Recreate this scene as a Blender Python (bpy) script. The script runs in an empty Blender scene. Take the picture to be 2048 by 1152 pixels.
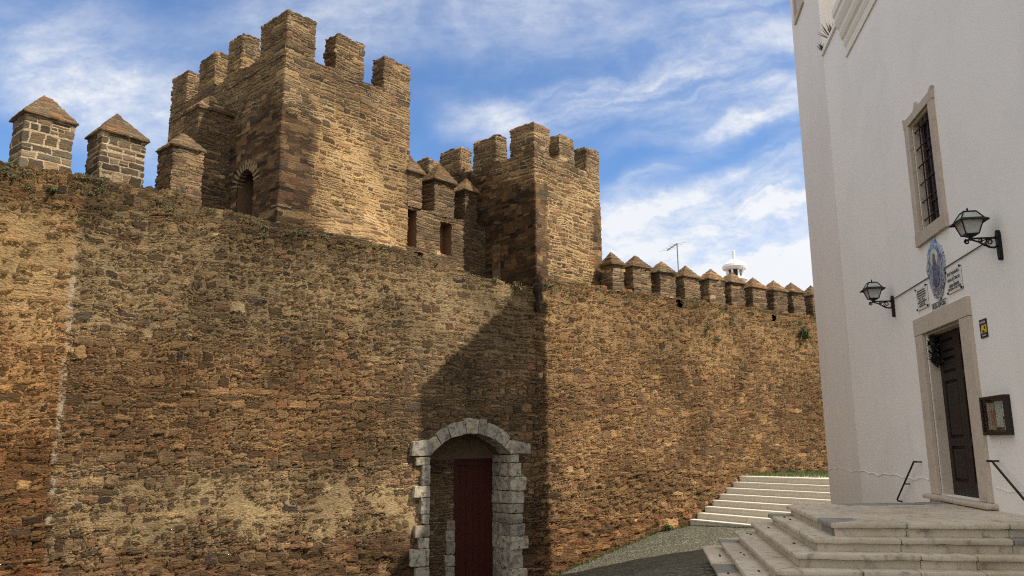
import bpy, bmesh, math, random
import numpy as np
from mathutils import Vector, Matrix
from math import sin, cos, tan, pi, radians
random.seed(7)
S = bpy.context.scene
COL = S.collection

# ------------------------------------------------------------------ camera, light, sky
cam = bpy.data.cameras.new('camera')
cam.sensor_width = 36.0
cam.lens = 28.125
cam.clip_end = 3000
cam.clip_start = 0.05
camo = bpy.data.objects.new('camera', cam)
COL.objects.link(camo)
camo.matrix_world = (Matrix.Translation((0, 0, 1.7)) @ Matrix.Rotation(pi/2 + radians(11.2), 4, 'X')
                     @ Matrix.Rotation(radians(-0.4), 4, 'Z'))
S.camera = camo

SUN_EL = radians(51.0)
SUN_DIR = Vector((0.956*cos(SUN_EL), -0.292*cos(SUN_EL), sin(SUN_EL))).normalized()   # towards the sun
sun = bpy.data.lights.new('sun', 'SUN')
sun.energy = 4.9
sun.angle = radians(0.53)
sun.color = (1.0, 0.92, 0.80)
suno = bpy.data.objects.new('sun', sun)
COL.objects.link(suno)
suno.rotation_euler = SUN_DIR.to_track_quat('Z', 'Y').to_euler()
suno.location = (30, -10, 40)

S.view_settings.view_transform = 'Standard'
S.view_settings.look = 'None'
S.view_settings.exposure = 0.38
S.view_settings.gamma = 1.0
S.render.engine = 'CYCLES'
S.cycles.use_denoising = False
S.cycles.filter_width = 1.15
S.cycles.sampling_pattern = 'BLUE_NOISE'
S.cycles.sample_clamp_indirect = 4.0
S.cycles.max_bounces = 6


class G:
    """small node-graph helper"""
    def __init__(s, nt):
        s.nt = nt
    def n(s, typ, **kw):
        nd = s.nt.nodes.new(typ)
        for k, v in kw.items():
            setattr(nd, k, v)
        return nd
    def put(s, sock, v):
        if isinstance(v, bpy.types.NodeSocket):
            s.nt.links.new(v, sock)
        elif v is not None:
            if isinstance(v, (tuple, list)) and len(v) == 3 and sock.type == 'RGBA':
                v = (*v, 1.0)
            sock.default_value = v
    def math(s, op, a, b=None, c=None, clamp=False):
        nd = s.n('ShaderNodeMath', operation=op, use_clamp=clamp)
        for i, v in enumerate((a, b, c)):
            if v is not None:
                s.put(nd.inputs[i], v)
        return nd.outputs[0]
    def vmath(s, op, a, b=None):
        nd = s.n('ShaderNodeVectorMath', operation=op)
        s.put(nd.inputs[0], a)
        if b is not None:
            if op == 'SCALE':
                s.put(nd.inputs['Scale'], b)
            else:
                s.put(nd.inputs[1], b)
        return nd.outputs[0]
    def step(s, v, a, b, lo=0.0, hi=1.0):
        nd = s.n('ShaderNodeMapRange', interpolation_type='SMOOTHSTEP')
        if a > b:
            a, b, lo, hi = b, a, hi, lo
        s.put(nd.inputs['Value'], v)
        nd.inputs['From Min'].default_value = a
        nd.inputs['From Max'].default_value = b
        nd.inputs['To Min'].default_value = lo
        nd.inputs['To Max'].default_value = hi
        return nd.outputs[0]
    def noise(s, co, scale, detail=4, rough=0.55, dist=0.0, col=False):
        nd = s.n('ShaderNodeTexNoise')
        s.put(nd.inputs['Vector'], co)
        nd.inputs['Scale'].default_value = scale
        nd.inputs['Detail'].default_value = detail
        nd.inputs['Roughness'].default_value = rough
        nd.inputs['Distortion'].default_value = dist
        return nd.outputs['Color' if col else 'Fac']
    def voro(s, co, feature='F1', rnd=1.0, scale=1.0):
        nd = s.n('ShaderNodeTexVoronoi', feature=feature)
        s.put(nd.inputs['Vector'], co)
        nd.inputs['Scale'].default_value = scale
        nd.inputs['Randomness'].default_value = rnd
        return nd
    def mix(s, f, a, b, mode='MIX'):
        nd = s.n('ShaderNodeMix', data_type='RGBA', blend_type=mode)
        s.put(nd.inputs[0], f)
        s.put(nd.inputs[6], a)
        s.put(nd.inputs[7], b)
        return nd.outputs[2]
    def ramp(s, v, stops, const=False):
        nd = s.n('ShaderNodeValToRGB')
        cr = nd.color_ramp
        cr.interpolation = 'CONSTANT' if const else 'LINEAR'
        while len(cr.elements) < len(stops):
            cr.elements.new(0.5)
        for e, (p, c) in zip(cr.elements, stops):
            e.position = p
            e.color = (*c, 1)
        s.put(nd.inputs[0], v)
        return nd.outputs[0]
    def sep(s, v):
        nd = s.n('ShaderNodeSeparateXYZ')
        s.put(nd.inputs[0], v)
        return nd.outputs
    def comb(s, x, y, z):
        nd = s.n('ShaderNodeCombineXYZ')
        for i, v in enumerate((x, y, z)):
            s.put(nd.inputs[i], v)
        return nd.outputs[0]
    def mapping(s, v, loc=(0, 0, 0), rot=(0, 0, 0), sc=(1, 1, 1)):
        nd = s.n('ShaderNodeMapping')
        s.put(nd.inputs[0], v)
        nd.inputs[1].default_value = loc
        nd.inputs[2].default_value = rot
        nd.inputs[3].default_value = sc
        return nd.outputs[0]


# sky: Nishita with cirrus drawn in direction space (a = right/forward, b = up/forward)
world = bpy.data.worlds.new('World')
S.world = world
world.use_nodes = True
world.node_tree.nodes.clear()
g = G(world.node_tree)
out = g.n('ShaderNodeOutputWorld')
bg = g.n('ShaderNodeBackground')
bg.inputs['Strength'].default_value = 0.15
g.nt.links.new(bg.outputs[0], out.inputs[0])
sky = g.n('ShaderNodeTexSky', sky_type='NISHITA')
sky.sun_disc = False
sky.sun_elevation = SUN_EL
sky.sun_rotation = math.atan2(SUN_DIR.x, SUN_DIR.y)
sky.altitude = 200
sky.air_density = 1.0
sky.dust_density = 0.3
sky.ozone_density = 3.0
dirv = g.n('ShaderNodeTexCoord').outputs['Generated']
dx, dy, dz = g.sep(dirv)[:3]
ady = g.math('MAXIMUM', g.math('ABSOLUTE', dy), 0.08)
ca = g.math('DIVIDE', dx, ady)
cb = g.math('DIVIDE', dz, ady)
cv = g.comb(ca, cb, 0.0)
wv = g.vmath('ADD', cv, g.vmath('SCALE', g.vmath('SUBTRACT', g.noise(cv, 3.4, 6, 0.6, col=True), (0.5, 0.5, 0.5)), 0.16))

def blob(cx, cy, rx, ry, rot, amp, hard=1.0):
    m = g.mapping(g.vmath('SUBTRACT', wv, (cx, cy, 0)), rot=(0, 0, -rot))
    m = g.vmath('MULTIPLY', m, (1/rx, 1/ry, 0))
    ln = g.n('ShaderNodeVectorMath', operation='LENGTH')
    g.put(ln.inputs[0], m)
    return g.math('MULTIPLY', g.step(ln.outputs['Value'], 1.0, 0.0), amp)

def streak(rot, sx, sy, scale, lo, hi, seed):
    m = g.mapping(wv, loc=(seed, seed*0.7, 0), rot=(0, 0, -rot))
    m = g.vmath('MULTIPLY', m, (sx, sy, 1))
    return g.step(g.noise(m, scale, 9, 0.62, 0.4), lo, hi)
st1 = streak(0.30, 1.2, 5.6, 2.6, 0.34, 0.72, 3.1)
st2 = streak(0.12, 1.6, 5.0, 2.6, 0.36, 0.70, 8.3)
st3 = streak(0.5, 2.0, 3.0, 3.2, 0.30, 0.75, 5.7)
st4 = g.step(g.noise(g.vmath('MULTIPLY', wv, (1.0, 1.6, 1)), 3.4, 8, 0.55, 0.3), 0.30, 0.72)      # soft, billowed
BLOBS = [  # centre a, b, radii, tilt, amount, which streak field
    (-0.535, 0.435, 0.22, 0.105, -0.40, 1.35, st4),
    (-0.62, 0.53, 0.30, 0.14, -0.30, 0.55, st4),
    (-0.02, 0.425, 0.115, 0.060, -0.1, 1.15, st4),
    (0.10, 0.450, 0.24, 0.05, 0.22, 0.70, st1),
    (0.30, 0.54, 0.36, 0.12, 0.30, 0.55, st1),
    (0.10, 0.60, 0.34, 0.10, 0.20, 0.60, st4),
    (-0.25, 0.58, 0.28, 0.12, 0.1, 0.55, st4),
    (0.20, 0.275, 0.32, 0.085, 0.16, 0.95, st1),
    (0.36, 0.33, 0.24, 0.10, 0.50, 0.65, st1),
    (0.24, 0.20, 0.40, 0.085, 0.0, 1.05, st2),
    (0.40, 0.21, 0.26, 0.10, 0.0, 0.95, st2),
    (0.30, 0.43, 0.24, 0.04, 0.18, 0.60, st1),
    (-0.02, 0.30, 0.18, 0.06, 0.3, 0.55, st1),
    (0.16, 0.262, 0.20, 0.05, -0.1, 0.8, st4),
    (0.34, 0.285, 0.18, 0.05, 0.0, 0.6, st4),
    (0.22, 0.37, 0.30, 0.03, 0.55, 0.5, st1),
    (0.33, 0.47, 0.26, 0.03, 0.2, 0.7, st1),
]
dens = None
for cx, cy, rx, ry, rot, amp, f in BLOBS:
    b_ = blob(cx, cy, rx, ry, rot, amp)
    if f is not None:
        b_ = g.math('MULTIPLY', b_, g.math('ADD', g.math('MULTIPLY', f, 0.95), 0.22))
    dens = b_ if dens is None else g.math('ADD', dens, b_)
dens = g.math('ADD', dens, g.math('MULTIPLY', g.math('MULTIPLY', st1, st3), 0.12))
dens = g.math('ADD', dens, g.step(cb, 0.34, 0.10, 0, 0.16))
fluff = g.noise(g.vmath('MULTIPLY', cv, (1.0, 1.7, 1)), 15.0, 8, 0.68)
dens = g.math('MULTIPLY', dens, g.step(fluff, 0.30, 0.66, 0.62, 1.25))
# unseen fill: bright broken cloud added behind and overhead to neutralise and lift shade
rear_fill = g.math('MAXIMUM', g.step(dy, 0.35, -0.05), g.step(dz, 0.58, 0.75))
rear_fill = g.math('MULTIPLY', rear_fill, g.step(g.noise(dirv, 2.2, 6, 0.6), 0.34, 0.55, 0.25, 0.9))
dens = g.math('ADD', dens, rear_fill)
dens = g.math('MULTIPLY', g.math('MINIMUM', dens, 1.0), 0.95)
skycol = g.mix(1.0, sky.outputs[0], (0.62, 0.77, 0.92), 'MULTIPLY')
cloud = g.mix(g.noise(wv, 3.0, 5), (4.1, 4.3, 4.6), (5.3, 5.3, 5.3))
cloud = g.mix(rear_fill, cloud, (7.2, 6.9, 6.4))  # added cloud made brighter and warmer than the visible one
g.put(bg.inputs['Color'], g.mix(dens, skycol, cloud))

# ------------------------------------------------------------------ mesh helpers
def mesh_np(name, V, F, mat, parent=None, smooth=False, loc=None, rotz=None):
    V = np.asarray(V, dtype=np.float64)
    F = np.asarray(F, dtype=np.int64)
    me = bpy.data.meshes.new(name)
    k = F.shape[1]
    me.vertices.add(len(V))
    me.vertices.foreach_set('co', V.astype(np.float32).ravel())
    me.loops.add(F.size)
    me.loops.foreach_set('vertex_index', F.astype(np.int32).ravel())
    me.polygons.add(len(F))
    me.polygons.foreach_set('loop_start', np.arange(0, F.size, k, dtype=np.int32))
    me.polygons.foreach_set('loop_total', np.full(len(F), k, dtype=np.int32))
    me.polygons.foreach_set('use_smooth', np.full(len(F), smooth, dtype=bool))
    me.update(calc_edges=True)
    me.validate()
    return link(name, me, mat, parent, loc, rotz)

def link(name, me, mat, parent=None, loc=None, rotz=None):
    o = bpy.data.objects.new(name, me)
    COL.objects.link(o)
    if mat is not None:
        for m in (mat if isinstance(mat, (list, tuple)) else [mat]):
            me.materials.append(m)
    if parent is not None:
        o.parent = parent
    if loc is not None:
        o.location = loc
    if rotz is not None:
        o.rotation_euler = (0, 0, rotz)
    return o

def empty(name, loc=(0, 0, 0), rotz=0.0):
    o = bpy.data.objects.new(name, None)
    o.empty_display_size = 0.2
    COL.objects.link(o)
    o.location = loc
    o.rotation_euler = (0, 0, rotz)
    return o

def tag(o, label=None, cat=None, group=None, kind=None):
    if label: o['label'] = label
    if cat: o['category'] = cat
    if group: o['group'] = group
    if kind: o['kind'] = kind
    return o

class Patches:
    def __init__(s):
        s.V = []; s.F = []; s.n = 0
    def grid(s, P, keep=None):
        """P: (nu, nv, 3) points; faces oriented du x dv"""
        nu, nv = P.shape[:2]
        idx = np.arange(nu*nv).reshape(nu, nv) + s.n
        q = np.stack([idx[:-1, :-1], idx[1:, :-1], idx[1:, 1:], idx[:-1, 1:]], -1)
        if keep is not None:
            q = q[keep]
        s.F.append(q.reshape(-1, 4))
        s.V.append(P.reshape(-1, 3)); s.n += nu*nv
    def build(s, name, mat, parent=None, smooth=True, **kw):
        V = np.concatenate(s.V); F = np.concatenate(s.F)
        key = np.round(V*2000).astype(np.int64)
        h = (key[:, 0] << 42) ^ ((key[:, 1] & 0x1fffff) << 21) ^ (key[:, 2] & 0x1fffff)
        _, first, inv = np.unique(h, return_index=True, return_inverse=True)
        V2 = V[first]; F2 = inv[F]
        used = np.unique(F2)
        remap = np.full(len(V2), -1); remap[used] = np.arange(len(used))
        return mesh_np(name, V2[used], remap[F2], mat, parent, smooth, **kw)

def lin(a, b, step):
    return np.linspace(a, b, max(2, int(math.ceil(abs(b-a)/step))+1))

def gbox(x0, x1, y0, y1, z0, z1, step, faces='FRBLT', ztop=None, warp=None, keep=None, pt=None):
    """dense box; ztop(x, y) gives an uneven top; warp moves the points; keep masks front quads"""
    pt = pt or Patches()
    xs, ys, ts = lin(x0, x1, step), lin(y0, y1, step), lin(0, 1, step/max(z1-z0, step))
    zt = (lambda x, y: np.full(np.broadcast(x, y).shape, z1)) if ztop is None else ztop
    def fin(X, Y, Z):
        P = np.stack(np.broadcast_arrays(X, Y, Z), -1).astype(float)
        return warp(P) if warp else P
    def side(X, Y):
        top = zt(X, Y)
        return fin(X[:, None], Y[:, None], z0 + ts[None, :]*(top[:, None]-z0))
    if 'F' in faces:
        P = side(xs, np.full_like(xs, y0))
        kp = None
        if keep is not None:
            c = (P[:-1, :-1] + P[1:, 1:])/2
            kp = keep(c[..., 0], c[..., 2])
        pt.grid(P, kp)
    if 'B' in faces: pt.grid(side(xs[::-1], np.full_like(xs, y1)))
    if 'R' in faces: pt.grid(side(np.full_like(ys, x1), ys))
    if 'L' in faces: pt.grid(side(np.full_like(ys, x0), ys[::-1]))
    if 'T' in faces:
        X, Y = np.meshgrid(xs, ys, indexing='ij')
        pt.grid(fin(X, Y, zt(X, Y)))
    return pt

def pyramid(x0, x1, y0, y1, z0, zpk, n=14, ridge=0.0, thick=0.05, pt=None, skew=0.0):
    """hipped cap: a thin eave slab edge and four slopes to a peak (or short ridge along x)"""
    pt = pt or Patches()
    cx, cy = (x0+x1)/2, (y0+y1)/2
    B = [np.array(v, float) for v in ((x0, y0, z0), (x1, y0, z0), (x1, y1, z0), (x0, y1, z0))]
    E = [b + np.array((0, 0, thick)) for b in B]
    A = np.array((cx-ridge/2+skew, cy, zpk)); C = np.array((cx+ridge/2+skew, cy, zpk-0.3*ridge))
    tops = [A, C, C, A]
    t = np.linspace(0, 1, n+1)
    for i in range(4):
        j = (i+1) % 4
        e0, e1, p0, p1 = E[i], E[j], tops[i], tops[j]
        lo = e0 + (e1-e0)*t[:, None]
        hi = p0 + (p1-p0)*t[:, None]
        pt.grid(lo[:, None, :]*(1-t)[None, :, None] + hi[:, None, :]*t[None, :, None])
        lo2 = B[i] + (B[j]-B[i])*t[:, None]
        s2 = np.array((0.0, 1.0))
        pt.grid(lo2[:, None, :]*(1-s2)[None, :, None] + lo[:, None, :]*s2[None, :, None])
    q = np.array([[B[0], B[3]], [B[1], B[2]]])
    pt.grid(np.array([[B[0], B[1]], [B[3], B[2]]]))
    return pt

def fnoise(x, seed, octs=((0.7, .5), (2.1, .3), (5.3, .2))):
    r = 0
    for i, (f, a) in enumerate(octs):
        r = r + a*np.sin(f*2*pi*x*0.5 + seed*1.7 + i*2.3 + 1.3*np.sin(f*x*1.7+seed))
    return r

class MB:
    """collects plain solids into one mesh"""
    def __init__(s):
        s.bm = bmesh.new()
    def box(s, x0, x1, y0, y1, z0, z1, bev=0.0, rot=None, piv=None, jit=0.0):
        ret = bmesh.ops.create_cube(s.bm, size=1.0)
        vs = ret['verts']
        for v in vs:
            v.co = Vector(((x0+x1)/2 + v.co.x*(x1-x0), (y0+y1)/2 + v.co.y*(y1-y0), (z0+z1)/2 + v.co.z*(z1-z0)))
            if jit:
                v.co += Vector((random.uniform(-jit, jit), random.uniform(-jit, jit), random.uniform(-jit, jit)))
        if bev:
            es = list({e for v in vs for e in v.link_edges})
            r = bmesh.ops.bevel(s.bm, geom=es, offset=bev, segments=2, profile=0.6, affect='EDGES')
            vs = list({v for f in r['faces'] for v in f.verts} | {v for v in vs if v.is_valid})
        if rot is not None:
            bmesh.ops.transform(s.bm, matrix=Matrix.Translation(piv) @ rot.to_4x4() @ Matrix.Translation(-Vector(piv)), verts=vs)
        return vs
    def prism(s, pts, axis, a, b, bev=0.0):
        """closed outline (2D) extruded along an axis ('x','y','z') from a to b"""
        def P(p, t):
            return {'x': (t, p[0], p[1]), 'y': (p[0], t, p[1]), 'z': (p[0], p[1], t)}[axis]
        v0 = [s.bm.verts.new(P(p, a)) for p in pts]
        v1 = [s.bm.verts.new(P(p, b)) for p in pts]
        n = len(pts)
        fs = [s.bm.faces.new(v0[::-1]), s.bm.faces.new(v1)]
        for i in range(n):
            fs.append(s.bm.faces.new((v0[i], v0[(i+1) % n], v1[(i+1) % n], v1[i])))
        if bev:
            es = list({e for f in fs for e in f.edges})
            bmesh.ops.bevel(s.bm, geom=es, offset=bev, segments=2, profile=0.6, affect='EDGES')
    def tube(s, pts, r, n=6, cap=True):
        pts = [Vector(p) for p in pts]
        rs = r if isinstance(r, (list, tuple)) else [r]*len(pts)
        rings = []
        up = None
        for i, p in enumerate(pts):
            d = (pts[min(i+1, len(pts)-1)] - pts[max(i-1, 0)])
            if d.length < 1e-9: d = Vector((0, 0, 1))
            d.normalize()
            if up is None:
                up = d.orthogonal().normalized()
            up = (up - d*up.dot(d))
            if up.length < 1e-6: up = d.orthogonal()
            up.normalize()
            w = d.cross(up)
            rings.append([s.bm.verts.new(p + (up*cos(2*pi*k/n) + w*sin(2*pi*k/n))*rs[i]) for k in range(n)])
        for a, b in zip(rings[:-1], rings[1:]):
            for k in range(n):
                s.bm.faces.new((a[k], a[(k+1) % n], b[(k+1) % n], b[k]))
        if cap:
            s.bm.faces.new(rings[0][::-1]); s.bm.faces.new(rings[-1])
    def lathe(s, prof, c, n=20):
        rings = []
        for r, z in prof:
            rings.append([s.bm.verts.new((c[0]+r*cos(2*pi*k/n), c[1]+r*sin(2*pi*k/n), c[2]+z)) for k in range(n)])
        for a, b in zip(rings[:-1], rings[1:]):
            for k in range(n):
                s.bm.faces.new((a[k], a[(k+1) % n], b[(k+1) % n], b[k]))
        s.bm.faces.new(rings[0][::-1]); s.bm.faces.new(rings[-1])
    def frustum(s, c, w0, d0, z0, w1, d1, z1):
        a = [s.bm.verts.new((c[0]+sx*w0/2, c[1]+sy*d0/2, z0)) for sx, sy in ((-1, -1), (1, -1), (1, 1), (-1, 1))]
        b = [s.bm.verts.new((c[0]+sx*w1/2, c[1]+sy*d1/2, z1)) for sx, sy in ((-1, -1), (1, -1), (1, 1), (-1, 1))]
        s.bm.faces.new(a[::-1]); s.bm.faces.new(b)
        for i in range(4):
            s.bm.faces.new((a[i], a[(i+1) % 4], b[(i+1) % 4], b[i]))
    def quad(s, *ps):
        s.bm.faces.new([s.bm.verts.new(p) for p in ps])
    def roughen(s, maxlen, amp, scale):
        """split long edges and knock the surface about so that dressed stone is not machine-flat"""
        from mathutils import noise
        for _ in range(4):
            es = [e for e in s.bm.edges if e.calc_length() > maxlen]
            if not es: break
            bmesh.ops.subdivide_edges(s.bm, edges=es, cuts=1, use_grid_fill=True)
        bmesh.ops.triangulate(s.bm, faces=[f for f in s.bm.faces if len(f.verts) > 4])
        for v in s.bm.verts:
            v.co += noise.noise_vector(v.co*scale)*amp + noise.noise_vector(v.co*scale*3.1)*amp*0.5
    def build(s, name, mat, parent=None, smooth=False, **kw):
        bmesh.ops.recalc_face_normals(s.bm, faces=s.bm.faces)
        me = bpy.data.meshes.new(name)
        s.bm.to_mesh(me); s.bm.free()
        if smooth:
            for p in me.polygons: p.use_smooth = True
        return link(name, me, mat, parent, **kw)

# ------------------------------------------------------------------ materials
def new_mat(name):
    m = bpy.data.materials.new(name)
    m.use_nodes = True
    m.node_tree.nodes.clear()
    gg = G(m.node_tree)
    o = gg.n('ShaderNodeOutputMaterial')
    p = gg.n('ShaderNodeBsdfPrincipled')
    gg.nt.links.new(p.outputs[0], o.inputs[0])
    p.inputs['Specular IOR Level'].default_value = 0.25
    return m, gg, p, o

def simple(name, col, rough=0.7, metal=0.0, var=0.12, scale=9.0, bump=0.0, spec=0.3, bscale=60.0):
    m, gg, p, o = new_mat(name)
    co = gg.n('ShaderNodeTexCoord').outputs['Object']
    nz = gg.noise(co, scale, 5, 0.6)
    gg.put(p.inputs['Base Color'], gg.mix(nz, tuple(c*(1-var) for c in col), tuple(min(1, c*(1+var)) for c in col)))
    p.inputs['Roughness'].default_value = rough
    p.inputs['Metallic'].default_value = metal
    p.inputs['Specular IOR Level'].default_value = spec
    if bump:
        b = gg.n('ShaderNodeBump')
        b.inputs['Strength'].default_value = bump
        b.inputs['Distance'].default_value = 0.01
        gg.put(b.inputs['Height'], gg.noise(co, bscale, 4))
        gg.put(p.inputs['Normal'], b.outputs[0])
    return m

BROWNS = [(0.00, (0.100, 0.072, 0.048)), (0.14, (0.150, 0.105, 0.066)), (0.32, (0.195, 0.130, 0.078)),
          (0.50, (0.130, 0.098, 0.066)), (0.62, (0.230, 0.165, 0.095)), (0.74, (0.165, 0.102, 0.066)),
          (0.84, (0.265, 0.185, 0.105)), (0.94, (0.085, 0.070, 0.056)), (0.985, (0.36, 0.27, 0.16))]
WALLB = [(0.00, (0.115, 0.082, 0.050)), (0.20, (0.165, 0.115, 0.068)), (0.42, (0.205, 0.140, 0.080)),
         (0.58, (0.140, 0.102, 0.064)), (0.70, (0.185, 0.112, 0.068)), (0.82, (0.245, 0.170, 0.095)), (0.95, (0.080, 0.064, 0.050)), (0.985, (0.36, 0.28, 0.17))]
GREYB = [(0.00, (0.070, 0.054, 0.040)), (0.22, (0.110, 0.084, 0.058)), (0.45, (0.145, 0.106, 0.070)),
         (0.62, (0.096, 0.082, 0.062)), (0.78, (0.170, 0.122, 0.076)), (0.92, (0.21, 0.165, 0.11))]

def stone(name, sx=0.30, sz=0.105, pal=BROWNS, mortar=(0.33, 0.245, 0.150), joint=0.012, cover=0.02, disp=0.045,
          seed=0.0, zones=None, wob=1.0, split=0.45):
    """coursed rubble in object space: flat irregular stones laid in wavering rows, mortar between and over them"""
    m, gg, p, o = new_mat(name)
    co0 = gg.n('ShaderNodeTexCoord').outputs['Object']
    co = gg.vmath('ADD', co0, (seed, seed*1.3, seed*0.37))
    x, y, z = gg.sep(co0)[:3]
    X, Y, Z = gg.sep(co)[:3]
    w1 = gg.sep(gg.vmath('SUBTRACT', gg.noise(co, 1.1, 3, 0.6, col=True), (0.5, 0.5, 0.5)))
    w2 = gg.sep(gg.vmath('SUBTRACT', gg.noise(co, 7.5, 3, 0.65, col=True), (0.5, 0.5, 0.5)))
    mid = gg.noise(co, 2.4, 4, 0.62)
    big = gg.noise(co, 0.55, 3, 0.6)
    fin = gg.noise(gg.vmath('MULTIPLY', co, (1, 1, 1.5)), 19.0, 5, 0.70)
    bed = gg.noise(gg.vmath('MULTIPLY', co, (0.28, 0.28, 2.2)), 17.0, 4, 0.65)
    wz = gg.math('ADD', Z, gg.math('ADD', gg.math('MULTIPLY', w1[2], 0.30*wob), gg.math('MULTIPLY', w2[2], 0.085*wob)))
    rz = gg.math('ADD', gg.math('DIVIDE', wz, sz), gg.math('MULTIPLY', gg.math('SINE', gg.math('MULTIPLY', wz, 1.9/sz)), 0.22))
    row = gg.math('FLOOR', rz)
    fz = gg.math('FRACT', rz)
    wn = gg.n('ShaderNodeTexWhiteNoise', noise_dimensions='1D')
    gg.put(wn.inputs['W'], gg.math('ADD', row, seed*3.3+0.5))
    hr = gg.sep(wn.outputs['Color'])
    wx = gg.math('ADD', gg.math('ADD', X, Y), gg.math('ADD', gg.math('MULTIPLY', w1[0], 0.3), gg.math('MULTIPLY', w2[0], 0.11*wob)))
    wid = gg.math('MULTIPLY', gg.math('ADD', gg.math('MULTIPLY', hr[0], 0.9), 0.55), sx)
    W = gg.math('ADD', gg.math('DIVIDE', wx, wid), gg.math('MULTIPLY', hr[1], 91.7))
    v1 = gg.n('ShaderNodeTexVoronoi', voronoi_dimensions='1D', feature='F1')
    v2 = gg.n('ShaderNodeTexVoronoi', voronoi_dimensions='1D', feature='DISTANCE_TO_EDGE')
    for v in (v1, v2):
        gg.put(v.inputs['W'], W); v.inputs['Scale'].default_value = 1.0; v.inputs['Randomness'].default_value = 0.95
    cid = gg.sep(v1.outputs['Color'])
    dx = gg.math('MULTIPLY', v2.outputs['Distance'], wid)
    isplit = gg.math('LESS_THAN', cid[2], split)
    f2 = gg.math('MULTIPLY', fz, 2.0)
    half = gg.math('MULTIPLY', gg.math('FLOOR', f2), isplit)
    ff = gg.math('FRACT', f2)
    dz1 = gg.math('MULTIPLY', gg.math('MINIMUM', fz, gg.math('SUBTRACT', 1.0, fz)), sz)
    dz2 = gg.math('MULTIPLY', gg.math('MINIMUM', ff, gg.math('SUBTRACT', 1.0, ff)), sz*0.5)
    dzz = gg.math('ADD', gg.math('MULTIPLY', dz2, isplit), gg.math('MULTIPLY', dz1, gg.math('SUBTRACT', 1.0, isplit)))
    sm = gg.n('ShaderNodeMath', operation='SMOOTH_MIN')
    gg.put(sm.inputs[0], dx); gg.put(sm.inputs[1], dzz); sm.inputs[2].default_value = 0.022
    wn2 = gg.n('ShaderNodeTexWhiteNoise', noise_dimensions='3D')
    gg.put(wn2.inputs['Vector'], gg.comb(gg.math('MULTIPLY', cid[0], 91.0), gg.math('ADD', row, half), gg.math('MULTIPLY', half, 7.3)))
    rc = gg.sep(wn2.outputs['Color'])
    env = dict(g=gg, x=x, y=y, z=z, big=big, mid=mid, fin=fin, co=co)
    # mortar: joint width, and where it smears over the stones (metres from the stone's edge)
    cov = gg.math('MULTIPLY', gg.step(mid, 0.38, 0.66), cover)
    z_cov, z_col, z_big = (zones(env) if zones else (None, None, None))
    if z_cov is not None:
        cov = gg.math('ADD', cov, gg.math('MULTIPLY', z_cov, 0.030))
    edge = gg.math('ADD', sm.outputs[0], gg.math('MULTIPLY', gg.math('SUBTRACT', fin, 0.5), 0.050))
    edge = gg.math('SUBTRACT', edge, gg.math('ADD', cov, gg.math('MULTIPLY', gg.math('ADD', rc[1], -0.15), joint)))
    mask = gg.step(edge, -0.004, 0.012)
    sc = gg.ramp(rc[0], pal, True)
    sc = gg.mix(1.0, sc, gg.mix(rc[2], (0.62, 0.61, 0.60), (1.38, 1.34, 1.27)), 'MULTIPLY')
    sc = gg.mix(1.0, sc, gg.mix(gg.step(bed, 0.3, 0.7), (0.76, 0.75, 0.74), (1.22, 1.21, 1.19)), 'MULTIPLY')
    mc = gg.mix(gg.step(fin, 0.3, 0.7), tuple(c*0.60 for c in mortar), tuple(c*1.18 for c in mortar))
    col = gg.mix(mask, mc, sc)
    col = gg.mix(1.0, col, gg.mix(gg.step(big, 0.3, 0.7), (0.70, 0.67, 0.64), (1.28, 1.24, 1.16)), 'MULTIPLY')
    if z_col is not None:
        col = z_col(col)
    hs_ = gg.n('ShaderNodeHueSaturation')
    hs_.inputs['Saturation'].default_value = 1.02
    hs_.inputs['Value'].default_value = 1.0
    gg.put(hs_.inputs['Color'], gg.mix(1.0, col, (1.0, 1.02, 1.05), 'MULTIPLY'))
    col = hs_.outputs[0]
    gg.put(p.inputs['Base Color'], col)
    p.inputs['Roughness'].default_value = 0.92
    p.inputs['Specular IOR Level'].default_value = 0.12
    # relief: every stone at its own depth and tilt, split along its bedding; joints and smears lie back
    tilt = gg.math('MULTIPLY', gg.math('SUBTRACT', rc[1], 0.35), gg.math('SUBTRACT', fz, 0.5))
    st = gg.math('ADD', gg.math('ADD', gg.math('MULTIPLY', rc[2], 0.70), 0.50), gg.math('MULTIPLY', tilt, 0.7))
    st = gg.math('ADD', st, gg.math('MULTIPLY', gg.math('SUBTRACT', bed, 0.5), 0.7))
    h = gg.math('MULTIPLY', gg.step(edge, -0.006, 0.018), st)
    h = gg.math('ADD', h, gg.math('MULTIPLY', gg.math('SUBTRACT', mid, 0.5), 1.0))
    h = gg.math('ADD', h, gg.math('MULTIPLY', gg.math('SUBTRACT', fin, 0.5), 1.0))
    d = gg.n('ShaderNodeDisplacement')
    if z_big is not None:       # bare footing: bigger, rounder boulders bulge out
        vb = gg.voro(gg.vmath('MULTIPLY', gg.vmath('ADD', co, gg.vmath('SCALE', gg.comb(w2[0], w2[1], w2[2]), 0.12)), (3.1, 3.1, 5.6)), 'F1', 0.9)
        lump = gg.math('MULTIPLY', gg.math('MAXIMUM', gg.math('SUBTRACT', z_big, 1.0), 0.0), gg.math('SUBTRACT', 0.45, vb.outputs['Distance']))
        h = gg.math('ADD', gg.math('MULTIPLY', h, gg.math('MINIMUM', z_big, 1.15)), gg.math('MULTIPLY', lump, 2.8))
    d.inputs['Midlevel'].default_value = 0.55
    d.inputs['Scale'].default_value = disp
    gg.put(d.inputs['Height'], h)
    gg.nt.links.new(d.outputs[0], o.inputs['Displacement'])
    m.displacement_method = 'BOTH'
    return m

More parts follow.
